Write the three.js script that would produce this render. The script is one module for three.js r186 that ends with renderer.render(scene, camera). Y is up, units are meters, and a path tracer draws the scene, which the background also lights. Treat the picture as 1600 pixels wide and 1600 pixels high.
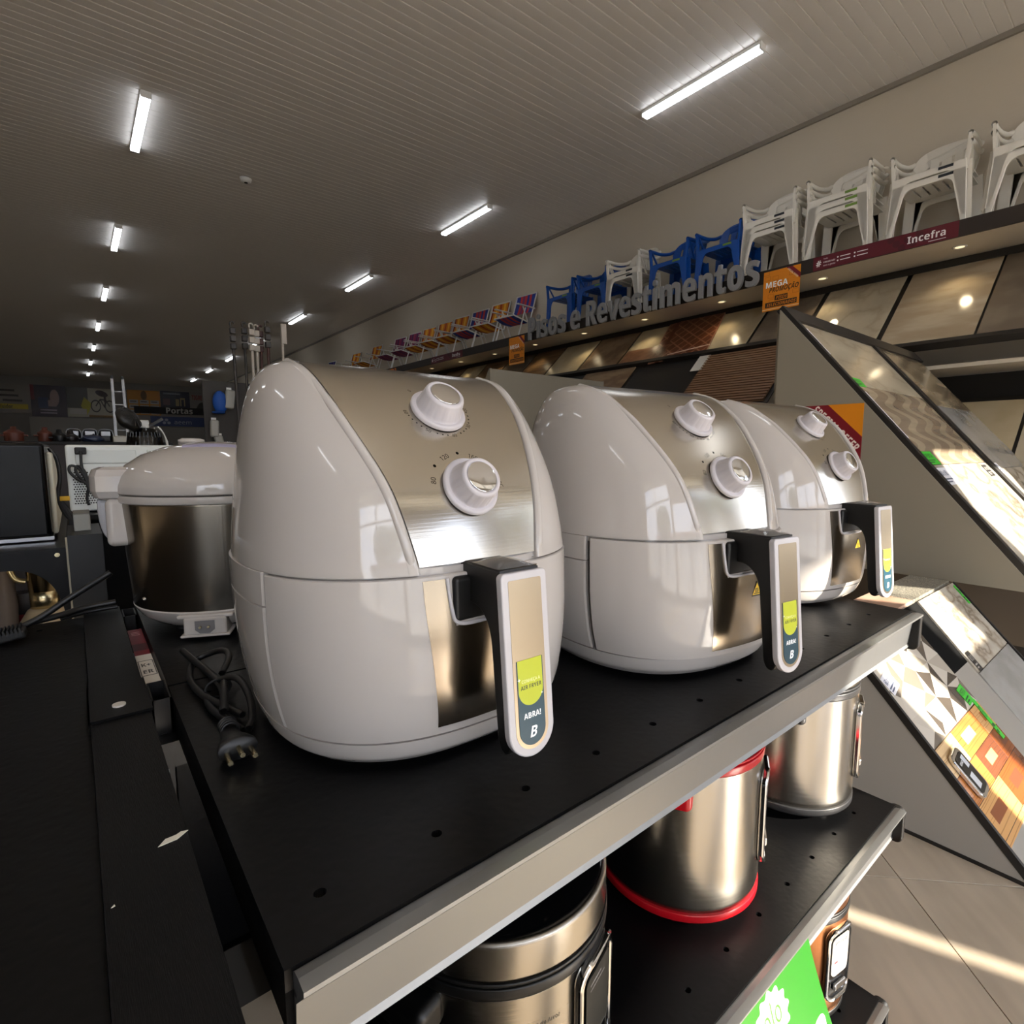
import * as THREE from 'three';
import { RoundedBoxGeometry } from 'three/addons/geometries/RoundedBoxGeometry.js';
import { TextGeometry } from 'three/addons/geometries/TextGeometry.js';
import { FontLoader } from 'three/addons/loaders/FontLoader.js';
import { mergeGeometries, toCreasedNormals } from 'three/addons/utils/BufferGeometryUtils.js';
import { RectAreaLightUniformsLib } from 'three/addons/lights/RectAreaLightUniformsLib.js';

// ---------- camera, sky, sun, exposure ----------
const EYE = 1.1;                                    // camera height above the shop floor
const scene = new THREE.Scene();
const camera = new THREE.PerspectiveCamera(86.66, 1, 0.02, 250);
camera.rotation.order = 'YXZ';
camera.position.set(0, EYE, 0);
camera.rotation.set(-6.392 * Math.PI / 180, -38.838 * Math.PI / 180, 0);

const renderer = new THREE.WebGLRenderer({ antialias: true });
renderer.toneMapping = THREE.LinearToneMapping;
renderer.toneMappingExposure = 0.98;
renderer.shadowMap.enabled = true;
RectAreaLightUniformsLib.init();

let seed = 7;
const rnd = () => { seed = (seed * 1664525 + 1013904223) >>> 0; return seed / 4294967296; };
const lerp = (a, b, t) => a + (b - a) * t;
const sstep = (a, b, x) => { const t = Math.min(1, Math.max(0, (x - a) / (b - a))); return t * t * (3 - 2 * t); };
function hash2(x, y, s) { let h = (x * 374761393 + y * 668265263 + s * 1274126177) | 0; h = Math.imul(h ^ (h >>> 13), 1274126177); return ((h ^ (h >>> 16)) >>> 0) / 4294967296; }
function vnoise(x, y, p, s) {                       // value noise that repeats every p cells
  const xi = Math.floor(x), yi = Math.floor(y), fx = x - xi, fy = y - yi, u = fx * fx * (3 - 2 * fx), v = fy * fy * (3 - 2 * fy);
  const w = (i) => ((i % p) + p) % p;
  return lerp(lerp(hash2(w(xi), w(yi), s), hash2(w(xi + 1), w(yi), s), u), lerp(hash2(w(xi), w(yi + 1), s), hash2(w(xi + 1), w(yi + 1), s), u), v);
}
const fbm = (x, y, p, s, o = 4) => { let a = 0, k = 0.5, t = 0; for (let i = 0; i < o; i++) { a += k * vnoise(x, y, p, s + i); t += k; x *= 2; y *= 2; p *= 2; k *= 0.5; } return a / t; };

function skyTexture() {                             // a hazy bright morning sky with soft clouds, the same all round
  const w = 512, h = 256, d = new Float32Array(w * h * 4);
  for (let j = 0; j < h; j++) for (let i = 0; i < w; i++) {
    const el = ((j + 0.5) / h - 0.5) * Math.PI, up = Math.max(0, Math.sin(el));
    const c = sstep(0.45, 0.75, fbm(i / w * 12, j / h * 8, 12, 3, 5)) * sstep(0.02, 0.25, up) * 0.6, t = Math.pow(1 - up, 3);
    const k = (j * w + i) * 4, g = el < 0 ? 0.55 : 1;
    d[k] = g * lerp(lerp(0.46, 1.0, t), 1.15, c); d[k + 1] = g * lerp(lerp(0.62, 1.0, t), 1.15, c); d[k + 2] = g * lerp(lerp(0.98, 1.0, t), 1.14, c); d[k + 3] = 1;
  }
  const t = new THREE.DataTexture(d, w, h, THREE.RGBAFormat, THREE.FloatType);
  t.mapping = THREE.EquirectangularReflectionMapping; t.magFilter = THREE.LinearFilter; t.wrapS = THREE.RepeatWrapping; t.needsUpdate = true;
  return t;
}
const SKY = skyTexture();
scene.background = SKY; scene.environment = SKY;
scene.backgroundIntensity = scene.environmentIntensity = 7.4;

const sun = new THREE.DirectionalLight(new THREE.Color().setRGB(1, 0.91, 0.78), 24);
const SUN = { az: 0.42, te: 0.54 };                 // per metre towards the street: metres to the right, metres up
sun.position.set(SUN.az * 12, SUN.te * 12 + 1, 12); sun.target.position.set(0, 1, 0);
sun.castShadow = true; sun.shadow.mapSize.set(4096, 4096);
Object.assign(sun.shadow.camera, { left: -9, right: 9, top: 7, bottom: -7, near: 0.1, far: 40 });
scene.add(sun, sun.target);

// ---------- helpers ----------
const used = {};
const numbered = (n) => { const k = used[n] = (used[n] ?? -1) + 1; return k ? n + '_' + String(k).padStart(3, '0') : n; };
function tag(o, label, category, group) { o.userData = { label, category }; if (group) o.userData.group = group; return o; }
function thing(name, label, category, [x, y, z] = [0, 0, 0], turn = 0, group) {
  const o = new THREE.Group(); o.name = numbered(name); o.position.set(x, y, z); o.rotation.y = turn; scene.add(o);
  return tag(o, label, category, group);
}
function part(name, geo, material, parent, label) {
  const m = new THREE.Mesh(Array.isArray(geo) ? merge(geo) : geo, material); m.name = name; m.castShadow = m.receiveShadow = true;
  if (label) m.userData.label = label;
  parent.add(m); return m;
}
function solo(name, geo, material, label, category, group) { const m = part(numbered(name), geo, material, scene); return tag(m, label, category, group); }
function struct(name, geo, material, parent = scene) { const m = part(parent === scene ? numbered(name) : name, geo, material, parent); m.userData.kind = 'structure'; return m; }
function structGroup(name) { const g = new THREE.Group(); g.name = numbered(name); g.userData.kind = 'structure'; scene.add(g); return g; }
function copy(o, pos, turn, label, group) { const c = o.clone(); c.name = numbered(o.name.replace(/_\d{3}$/, '')); c.userData = { ...o.userData, label: label ?? o.userData.label }; if (group) c.userData.group = group; if (pos) c.position.set(...pos); if (turn !== undefined && turn !== null) c.rotation.y = turn; scene.add(c); return c; }
function merge(list) { return mergeGeometries(list.map((g) => { let k = g.index ? g.toNonIndexed() : g.clone(); for (const a of Object.keys(k.attributes)) if (!['position', 'normal', 'uv'].includes(a)) k.deleteAttribute(a); if (!k.attributes.uv) k.setAttribute('uv', new THREE.BufferAttribute(new Float32Array(k.attributes.position.count * 2), 2)); return k; })); }
const box = (w, h, d, x = 0, y = 0, z = 0) => new THREE.BoxGeometry(w, h, d).translate(x, y, z);
const span = (x0, x1, y0, y1, z0, z1) => box(x1 - x0, y1 - y0, z1 - z0, (x0 + x1) / 2, (y0 + y1) / 2, (z0 + z1) / 2);
const rbox = (w, h, d, r, x = 0, y = 0, z = 0, s = 3) => new RoundedBoxGeometry(w, h, d, s, Math.min(r, w / 2.01, h / 2.01, d / 2.01)).translate(x, y, z);
const rspan = (r, x0, x1, y0, y1, z0, z1) => rbox(x1 - x0, y1 - y0, z1 - z0, r, (x0 + x1) / 2, (y0 + y1) / 2, (z0 + z1) / 2);
const cyl = (r0, r1, h, x = 0, y = 0, z = 0, s = 24) => new THREE.CylinderGeometry(r1, r0, h, s).translate(x, y + h / 2, z);
const lathe = (pts, s = 48) => new THREE.LatheGeometry(pts.map(([r, y]) => new THREE.Vector2(Math.max(r, 0.00001), y)), s);
const V = (a) => new THREE.Vector3(...a);
const tube = (pts, r, n = 40, s = 8, closed = false) => new THREE.TubeGeometry(new THREE.CatmullRomCurve3(pts.map(V), closed, 'centripetal'), n, r, s, closed);
function bar(a, b, r, s = 10) { const A = V(a), B = V(b), d = B.clone().sub(A), g = new THREE.CylinderGeometry(r, r, d.length(), s); g.applyQuaternion(new THREE.Quaternion().setFromUnitVectors(new THREE.Vector3(0, 1, 0), d.normalize())); return g.translate((A.x + B.x) / 2, (A.y + B.y) / 2, (A.z + B.z) / 2); }
function beam(a, b, w, t, up = [0, 1, 0]) {          // a rectangular bar from a to b, w across, t thick
  const A = V(a), B = V(b), d = B.clone().sub(A), L = d.length(), z = d.normalize(), x = new THREE.Vector3().crossVectors(V(up), z).normalize(), y = new THREE.Vector3().crossVectors(z, x);
  return new THREE.BoxGeometry(w, t, L).applyMatrix4(new THREE.Matrix4().makeBasis(x, y, z)).translate((A.x + B.x) / 2, (A.y + B.y) / 2, (A.z + B.z) / 2);
}
const poly = (pts) => { const s = new THREE.Shape(); pts.forEach(([x, y], i) => i ? s.lineTo(x, y) : s.moveTo(x, y)); s.closePath(); return s; };
const extrude = (shape, depth, bevel = 0, seg = 12) => new THREE.ExtrudeGeometry(shape, { depth: depth - 2 * bevel, bevelEnabled: bevel > 0, bevelSize: bevel, bevelThickness: bevel, bevelOffset: -bevel, bevelSegments: 2, curveSegments: seg }).translate(0, 0, bevel);
function roundRect(w, h, r, x = 0, y = 0) { const s = new THREE.Shape(), a = x - w / 2, b = y - h / 2; s.moveTo(a + r, b); s.lineTo(a + w - r, b); s.absarc(a + w - r, b + r, r, -Math.PI / 2, 0); s.lineTo(a + w, b + h - r); s.absarc(a + w - r, b + h - r, r, 0, Math.PI / 2); s.lineTo(a + r, b + h); s.absarc(a + r, b + h - r, r, Math.PI / 2, Math.PI); s.lineTo(a, b + r); s.absarc(a + r, b + r, r, Math.PI, Math.PI * 1.5); return s; }
function gridGeo(nu, nv, fn, uvScale = [1, 1]) {     // fn(u, v) -> [x, y, z]
  const p = [], uv = [], ix = [];
  for (let j = 0; j <= nv; j++) for (let i = 0; i <= nu; i++) { p.push(...fn(i / nu, j / nv)); uv.push(i / nu * uvScale[0], j / nv * uvScale[1]); }
  for (let j = 0; j < nv; j++) for (let i = 0; i < nu; i++) { const a = j * (nu + 1) + i, b = a + 1, c = a + nu + 1, d = c + 1; ix.push(a, b, d, a, d, c); }
  const g = new THREE.BufferGeometry(); g.setAttribute('position', new THREE.Float32BufferAttribute(p, 3)); g.setAttribute('uv', new THREE.Float32BufferAttribute(uv, 2)); g.setIndex(ix); g.computeVertexNormals(); return g;
}
function curve(table) {                              // smooth interpolation of a [key, value] table
  return (x) => {
    const n = table.length; if (x <= table[0][0]) return table[0][1]; if (x >= table[n - 1][0]) return table[n - 1][1];
    let i = 0; while (x > table[i + 1][0]) i++;
    const [x0, y0] = table[i], [x1, y1] = table[i + 1], m = (k) => k <= 0 || k >= n - 1 ? (k <= 0 ? (table[1][1] - table[0][1]) / (table[1][0] - table[0][0]) : (table[n - 1][1] - table[n - 2][1]) / (table[n - 1][0] - table[n - 2][0])) : (table[k + 1][1] - table[k - 1][1]) / (table[k + 1][0] - table[k - 1][0]);
    const h = x1 - x0, t = (x - x0) / h, t2 = t * t, t3 = t2 * t;
    return (2 * t3 - 3 * t2 + 1) * y0 + (t3 - 2 * t2 + t) * h * m(i) + (-2 * t3 + 3 * t2) * y1 + (t3 - t2) * h * m(i + 1);
  };
}
const std = (hex, roughness = 0.5, metalness = 0, more = {}) => new THREE.MeshStandardMaterial({ color: hex, roughness, metalness, ...more });
const phys = (hex, roughness, more = {}) => new THREE.MeshPhysicalMaterial({ color: hex, roughness, ...more });
function dataTex(w, h, fn, repeat, srgb = true) {
  const d = new Uint8Array(w * h * 4);
  for (let j = 0; j < h; j++) for (let i = 0; i < w; i++) { const c = fn(i / w, j / h), k = (j * w + i) * 4; d[k] = c[0]; d[k + 1] = c[1]; d[k + 2] = c[2]; d[k + 3] = 255; }
  const t = new THREE.DataTexture(d, w, h); t.wrapS = t.wrapT = THREE.RepeatWrapping; t.magFilter = THREE.LinearFilter; t.minFilter = THREE.LinearFilter; if (srgb) t.colorSpace = THREE.SRGBColorSpace; if (repeat) t.repeat.set(...repeat); t.needsUpdate = true; return t;
}
function print(w, h, draw) { const c = document.createElement('canvas'); c.width = w; c.height = h; const x = c.getContext('2d'); draw(x, w, h); const t = new THREE.CanvasTexture(c); t.colorSpace = THREE.SRGBColorSpace; return t; }
function frontPrint(geo, w, h, x0 = -w / 2, y0 = -h / 2) { const p = geo.attributes.position, uv = new Float32Array(p.count * 2); for (let i = 0; i < p.count; i++) { uv[2 * i] = (p.getX(i) - x0) / w; uv[2 * i + 1] = (p.getY(i) - y0) / h; } geo.setAttribute('uv', new THREE.BufferAttribute(uv, 2)); return geo; }
const font = await new FontLoader().loadAsync('fonts/droid/droid_sans_bold.typeface.json');

// ---------- materials ----------
const grainBump = dataTex(256, 256, (u, v) => { const n = 255 * fbm(u * 64, v * 64, 64, 5, 2); return [n, n, n]; }, null, false);
const brushBump = dataTex(256, 256, (u, v) => { const n = 255 * (0.6 * vnoise(u * 3, v * 128, 3, 9) + 0.4 * vnoise(u * 8, v * 256, 256, 12)); return [n, n, n]; }, null, false);
const brushBumpV = dataTex(256, 256, (u, v) => { const n = 255 * (0.6 * vnoise(u * 128, v * 3, 128, 9) + 0.4 * vnoise(u * 256, v * 8, 256, 12)); return [n, n, n]; }, null, false);
const scale = (t, a, b) => { const c = t.clone(); c.repeat.set(a, b); c.needsUpdate = true; return c; };
const M = {
  whiteGloss: std(0xb5afa9, 0.06), whiteKnob: std(0xc4bfc2, 0.3), whiteBezel: std(0xc4c1c3, 0.22),
  steel: std(0xb9b1a4, 0.24, 1, { bumpMap: scale(brushBump, 1, 2), bumpScale: 0.00006 }),
  steelDark: std(0x9d9180, 0.2, 1, { bumpMap: scale(brushBumpV, 2, 1), bumpScale: 0.00004 }),
  steelPot: std(0xa39e95, 0.24, 1, { bumpMap: scale(brushBump, 1, 3), bumpScale: 0.00005 }),
  chrome: std(0xd5d5d5, 0.1, 1), alu: std(0x8e8f8f, 0.42, 0.85, { bumpMap: scale(brushBump, 1, 1), bumpScale: 0.0001 }),
  blackPlastic: std(0x090909, 0.42), blackGloss: std(0x060607, 0.12), rubber: std(0x141414, 0.6), cord: std(0x101011, 0.45),
  blackPaint: phys(0x060607, 0.42, { specularIntensity: 0.45, bumpMap: scale(grainBump, 3, 3), bumpScale: 0.0002 }), hole: std(0x020202, 0.9),
  clear: phys(0xffffff, 0.05, { transmission: 1, thickness: 0, ior: 1.45 }), clearThick: phys(0xf2f2f0, 0.08, { transmission: 1, thickness: 0, ior: 1.45 }),
  brass: std(0xd9c9a0, 0.25, 1), red: std(0xb4101c, 0.25), copper: std(0xc98a5c, 0.28, 1, { bumpMap: scale(brushBump, 1, 3), bumpScale: 0.00005 }),
  wallPaint: std(0xc9bfae, 0.85, 0, { bumpMap: scale(grainBump, 6, 6), bumpScale: 0.0006 }), ceilingPlank: std(0xdcd8d3, 0.42), ceilingJoint: std(0xf0eeea, 0.4),
  darkTrim: std(0x1d1a17, 0.5), woodDark: std(0x2a221c, 0.5), soffit: std(0xc6bdad, 0.7), panelCream: std(0x8d8677, 0.6),
  steelRice: std(0x8d867b, 0.22, 1, { bumpMap: scale(brushBumpV, 3, 1), bumpScale: 0.00008 }), whiteDouble: std(0xb5afa9, 0.06, 0, { side: THREE.DoubleSide }), cupPlastic: phys(0xdadade, 0.25, { transmission: 0.55, thickness: 0, ior: 1.4 }),
  ovenBlack: phys(0x040506, 0.25, { specularIntensity: 0.4 }), leafThin: phys(0x4a6a2c, 0.9, { transmission: 0.35, thickness: 0, side: THREE.DoubleSide }),
  white: std(0xe8e8e6, 0.5), chairWhite: std(0xe3dfd5, 0.38), chairBlue: std(0x0d4a9c, 0.35), greyLetter: std(0x8c8c8c, 0.4),
  steelTube: std(0xdadad8, 0.35), grout: std(0x6b6257, 0.9), concrete: std(0xb9b4aa, 0.9), asphalt: std(0x9a968c, 0.95), leaf: std(0x3c5a25, 0.7), bark: std(0x4d3f31, 0.9),
};

// ---------- the setting ----------
const WALL = 6.26, CEIL = EYE + 3.436, BACK = -34, FRONT = 3.2, LEFT = -11;
const floorTile = (k) => std(0xffffff, 0.22, 0, { map: dataTex(128, 128, (u, v) => { const n = fbm(u * 4 + k, v * 4, 64, 30 + k, 5), s = fbm(u * 3, v * 24, 64, 40 + k, 3); const b = 184 + 16 * (n - 0.5) + 18 * (s - 0.5); return [b, b * 0.92, b * 0.81]; }) });
const floor = struct('floor', [span(LEFT, WALL, -0.2, -0.004, BACK, FRONT + 0.2)], M.grout);
{
  const mats = [0, 1, 2].map(floorTile), g = rbox(0.598, 0.008, 0.598, 0.001, 0, -0.004, 0, 1), P = [1.594, -0.377];
  for (let i = -6; i < 7; i++) for (let j = -6; j < 7; j++) {
    const a = (i + 0.5) * 0.6, b = (j + 0.5) * 0.6, x = P[0] + (a - b) * Math.SQRT1_2, z = P[1] + (a + b) * Math.SQRT1_2;
    if (z > FRONT - 0.45 || x > WALL - 0.5) continue;
    const m = part('tile', g, mats[Math.floor(rnd() * 3)], floor); m.position.set(x, 0, z); m.rotation.y = -Math.PI / 4 + (Math.floor(rnd() * 4)) * Math.PI / 2;
  }
  // beyond, tiles too far away to tell apart: one sheet of the same porcelain
  const far = floorTile(4); far.map.repeat.set(30, 60);
  const s = part('far_tiles', [span(LEFT, WALL, -0.004, -0.0005, BACK, -6.2), span(LEFT, -3.9, -0.004, -0.0005, -6.2, FRONT)], far, floor); s.userData.kind = 'stuff';
}
struct('wall_right', [span(WALL, WALL + 0.2, 0, CEIL, BACK, FRONT + 0.2)], M.wallPaint);
struct('wall_back', [span(LEFT - 0.2, WALL + 0.2, 0, CEIL, BACK - 0.2, BACK)], std(0x9a9894, 0.8));
struct('wall_left', [span(LEFT - 0.2, LEFT, 0, CEIL, BACK, FRONT + 0.2)], M.wallPaint);
{
  const c = struct('ceiling', [span(LEFT - 0.2, WALL + 0.2, CEIL + 0.007, CEIL + 0.3, BACK - 0.2, FRONT + 0.2)], M.ceilingJoint);
  const prof = poly([[-0.0468, 0.007], [-0.0468, 0.0025], [-0.044, 0], [0.044, 0], [0.0468, 0.0025], [0.0468, 0.007]]);
  const L = WALL - LEFT, g = extrude(prof, L).rotateY(Math.PI / 2).translate(LEFT, CEIL, 0);   // a plank runs across the shop
  const more = [];
  for (let z = FRONT - 0.05, k = 0; z > BACK; z -= 0.1, k++) {
    if (z > -0.2 || z < -30.1) { more.push(g.clone().translate(0, 0, z)); continue; }
    part('plank', g, M.ceilingPlank, c).position.z = z;
  }
  part('planks_beyond', more, M.ceilingPlank, c).userData.kind = 'stuff';
}
struct('trim_1', [span(WALL - 0.03, WALL, CEIL - 0.045, CEIL, BACK, FRONT)], std(0x8f887e, 0.6));
// shop front behind the camera: solid piers and lintel with glazed openings; the sun comes in through them
const openings = [
  [[-3.0, 0.1], [-0.45, 0.1], [-0.45, 4.3], [-3.0, 4.3]], [[-0.3, 0.1], [1.6, 0.1], [1.6, 2.25], [-0.3, 2.25]],
  [[1.74, 0.1], [2.52, 0.1], [2.52, 2.93], [2.34, 2.86], [2.1, 2.49], [1.74, 2.45]], [[2.87, 0.1], [2.955, 0.1], [2.955, 2.2], [2.87, 2.2]], [[3.43, 0.1], [3.74, 0.1], [3.74, 3.2], [3.43, 3.2]],
  [[4.02, 2.3], [4.42, 2.3], [4.42, 3.36], [4.02, 3.36]], [[4.78, 0.4], [6.2, 0.4], [6.2, 3.33], [5.1, 3.33], [4.78, 2.9]], [[-0.05, 3.5], [6.2, 3.5], [6.2, 4.3], [-0.05, 4.3]]];
{
  const w = poly([[LEFT, 0], [WALL, 0], [WALL, CEIL], [LEFT, CEIL]]);
  for (const o of openings) { const h = new THREE.Path(); o.forEach(([x, y], i) => i ? h.lineTo(x, y) : h.moveTo(x, y)); h.closePath(); w.holes.push(h); }
  struct('wall_front', extrude(w, 0.12).translate(0, 0, FRONT), M.wallPaint);
  openings.forEach((o, i) => {
    const g = structGroup('window_' + (i + 1)), a = Math.min(...o.map((q) => q[0])), b = Math.max(...o.map((q) => q[0])), c = Math.min(...o.map((q) => q[1])), d = Math.max(...o.map((q) => q[1]));
    part('pane', extrude(poly(o), 0.002).translate(0, 0, FRONT + 0.055), M.clear, g);
    const n = Math.floor((b - a) / 1.6), f = [span(a, b, c, c + 0.04, FRONT + 0.02, FRONT + 0.09)];
    for (let k = 1; k <= n; k++) { const x = a + (b - a) * k / (n + 1); f.push(span(x - 0.03, x + 0.03, c, d, FRONT + 0.02, FRONT + 0.09)); }
    if (d - c > 3.9) f.push(span(a, b, 2.45, 2.51, FRONT + 0.02, FRONT + 0.09));
    if (b - a > 0.2) part('window_frame', f, M.darkTrim, g);
  });
}
struct('canopy', [span(LEFT - 1, WALL + 1, 4.42, 4.58, FRONT + 0.12, FRONT + 1.97)], M.concrete);
const street = struct('street', [span(-60, 60, -0.3, -0.12, FRONT + 0.12, 60)], M.asphalt);
struct('sidewalk', [span(-20, 20, -0.12, -0.02, FRONT + 0.12, 6.2)], M.concrete);

// ---------- the shelving ----------
const Y1 = EYE - 0.249, Y2 = EYE - 0.575, Y3 = EYE - 0.93;
function shelfPlate(w, d, holesZ) {                  // a sheet-metal shelf, origin at its top left front corner, going back along -z
  const s = poly([[0, 0], [w, 0], [w, d], [0, d]]);
  for (const z of holesZ) for (let x = 0.03; x < w - 0.02; x += 0.0765) { const h = new THREE.Path(); h.absellipse(x, z, 0.0038, 0.0034, 0, Math.PI * 2); s.holes.push(h); }
  return [new THREE.ExtrudeGeometry(s, { depth: 0.012, bevelEnabled: false, curveSegments: 8 }).rotateX(-Math.PI / 2).translate(0, -0.012, 0), span(0, 0.004, -0.034, -0.012, -d, 0), span(w - 0.004, w, -0.034, -0.012, -d, 0), span(0, w, -0.034, -0.012, -d, -d + 0.004)];
}
function makeShelf(label, pos, w, d, rail) {
  const t = thing('shelf', label, 'shelf', pos);
  part('shelf_plate', shelfPlate(w, d, rail ? [0.036, d - 0.04] : [0.04, d - 0.04]), M.blackPaint, t);
  if (!rail) return t;
  // price rail: an aluminium profile along the front edge: rounded bead, groove, tall face leaning out
  const prof = poly([[-0.016, -0.0009], [-0.008, 0.0], [-0.002, -0.00108], [0.0018, -0.00405], [0.0025, -0.00855], [0.001, -0.01125], [-0.004, -0.01215], [-0.004, -0.01422], [0.003, -0.01548], [0.003, -0.01692], [0.002, -0.01755], [0.0055, -0.05175], [0.0068, -0.05238], [0.0068, -0.05445], [0.0035, -0.05625], [-0.001, -0.05625], [0.0008, -0.0522], [-0.003, -0.018], [-0.016, -0.0036]]);
  const rail_ = extrude(prof, w - 0.008).rotateY(-Math.PI / 2).translate(w - 0.004, 0, 0);
  // extrude() lays the profile in x-y; turned, its x runs along -z, so mirror it back
  rail_.scale(1, 1, 1);
  part('price_rail', toCreasedNormals(mirrorZ(rail_), 0.5), M.alu, t);
  const cap = roundRect(0.024, 0.06, 0.01, -0.001, -0.031), hole = new THREE.Path(); hole.absarc(0.001, -0.012, 0.0035, 0, Math.PI * 2); cap.holes.push(hole);
  part('end_cap', extrude(cap, 0.012, 0.002).rotateY(Math.PI / 2).translate(w - 0.004, 0, 0), M.blackPlastic, t);
  return t;
}
function mirrorZ(g) { const k = g.index ? g.toNonIndexed() : g.clone(), p = k.attributes.position; k.scale(1, 1, -1); for (let i = 0; i < p.count; i += 3) for (const a of Object.values(k.attributes)) for (let c = 0; c < a.itemSize; c++) { const q = a.array, u = q[(i + 1) * a.itemSize + c]; q[(i + 1) * a.itemSize + c] = q[(i + 2) * a.itemSize + c]; q[(i + 2) * a.itemSize + c] = u; } k.computeVertexNormals(); return k; }
makeShelf('black steel shelf with aluminium price rail carrying the three white air fryers', [0.062, Y1, -0.252], 0.946, 0.408, true);
makeShelf('black middle shelf with aluminium price rail carrying the shiny pressure cookers', [0.062, Y2, -0.252], 0.946, 0.408, true);
makeShelf('black lowest shelf with aluminium price rail holding the copper coloured cooker', [0.062, Y3, -0.252], 0.946, 0.408, true);
makeShelf('plain black shelf under the white rice cooker behind the first air fryer', [0.062, Y1, -0.664], 0.946, 0.4, false);
makeShelf('broad empty black shelf at the far left edge of the photo', [-0.62, Y1 - 0.006, 0.35], 0.6155, 1.4, false);
{
  const g = thing('display_gondola', 'black steel gondola frame with a long flat cap strip and slotted uprights', 'shelving', [0.02, 0, -0.4]);
  const X = (a, b, c, d, e, f) => span(a - 0.02, b - 0.02, c, d, e + 0.4, f + 0.4);
  const cap = (z0, z1) => [X(-0.004, 0.041, Y1 + 0.001, Y1 + 0.0035, z0, z1), X(-0.004, -0.002, Y1 - 0.05, Y1 + 0.001, z0, z1), X(0.039, 0.041, Y1 - 0.05, Y1 + 0.001, z0, z1)];
  part('cap_strip', cap(-0.6, 0.34), M.blackPaint, g); part('cap_strip', cap(-1.05, -0.69), M.blackPaint, g);
  const jp = part('joint_plate', [X(-0.006, 0.043, Y1 + 0.0035, Y1 + 0.006, -0.69, -0.6), X(-0.006, -0.0045, Y1 - 0.02, Y1 + 0.006, -0.69, -0.6)], M.blackPaint, g);
  part('screw_head', cyl(0.0055, 0.0055, 0.0016, 0.018 - 0.02, Y1 + 0.006, -0.625 + 0.4, 16), std(0xcfcac0, 0.5), jp);
  // hollow slotted uprights in the gap between cap strip and shelves
  for (const [z0, z1, top] of [[-0.676, -0.622, Y1 + 0.003], [0.28, 0.33, Y1 - 0.01], [-1.06, -1.01, Y1 - 0.005]]) {
    const x0 = 0.044, x1 = 0.0605, u = [X(x0, x0 + 0.0015, 0, top, z0, z1), X(x0, x1, 0, top, z0, z0 + 0.0015), X(x1 - 0.0015, x1, 0, top, z0, z1)];
    const f = poly([[0, 0], [x1 - x0, 0], [x1 - x0, top], [0, top]]);
    for (let y = 0.1; y < top - 0.03; y += 0.032) { const h = new THREE.Path(); h.moveTo(0.006, y); h.lineTo(0.0105, y); h.lineTo(0.0105, y + 0.014); h.lineTo(0.006, y + 0.014); h.closePath(); f.holes.push(h); }
    const up = part('upright', [...u, extrude(f, 0.0015).translate(x0 - 0.02, 0, z1 + 0.4 - 0.0015)], M.blackPlastic, g);
    part('slot_backing', X(x0 + 0.005, x0 + 0.0115, 0.08, top - 0.03, z1 - 0.0032, z1 - 0.0018), std(0xd8d8d4, 0.5, 0), up, 'bare pale metal behind the slots');
  }
  part('back_panel', X(0.064, 1.026, 0.1, Y1 - 0.04, -0.664, -0.661), M.blackPaint, g);
  part('back_panel', X(0.044, 0.0455, 0.1, Y1 - 0.06, -1.0, 0.25), M.blackPaint, g);
  part('back_panel', X(-0.004, -0.0025, 0.1, Y1 - 0.05, -1.0, 0.3), M.blackPaint, g);
  for (const y of [Y1, Y2, Y3]) for (const z of [-0.3, -0.62]) part('shelf_bracket', X(0.0455, 0.075, y - 0.06, y - 0.034, z - 0.02, z + 0.02), M.blackPlastic, g);
  part('base_plinth', X(-0.6, 1.02, 0, 0.1, -1.05, -0.27), M.blackPaint, g);
  part('base_plinth', X(-0.6, 1.0, 0, 0.1, -0.27, -0.06), M.blackPaint, g); part('base_plinth', X(-0.6, 0.043, 0, 0.1, -0.06, 0.33), M.blackPaint, g);
  part('base_plinth', X(0.96, 1.02, 0.1, Y3 - 0.035, -0.65, -0.6), M.blackPaint, g);
  part('base_plinth', X(-0.6, -0.54, 0.1, Y1 - 0.045, -1.0, -0.9), M.blackPaint, g);
  const chip = poly([[-0.006, -0.0012], [0.001, -0.0018], [0.006, 0.0012], [0.0035, 0.0026], [0.0015, 0.0018], [-0.0025, 0.0022]]);
  part('paint_chip', extrude(chip, 0.0003).scale(1.5, 1.4, 1).rotateX(-Math.PI / 2).rotateY(0.15).translate(0.033 - 0.02, Y1 + 0.0036, -0.385 + 0.4), std(0xd9d3c4, 0.8), g, 'bare pale spot where the paint has flaked');
  part('paint_chip', extrude(poly([[-0.001, -0.001], [0.001, -0.0006], [0.0006, 0.001]]), 0.0003).rotateX(-Math.PI / 2).translate(0.0 - 0.02, Y1 + 0.0036, -0.345 + 0.4), std(0xd9d3c4, 0.8), g);
}
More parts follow.
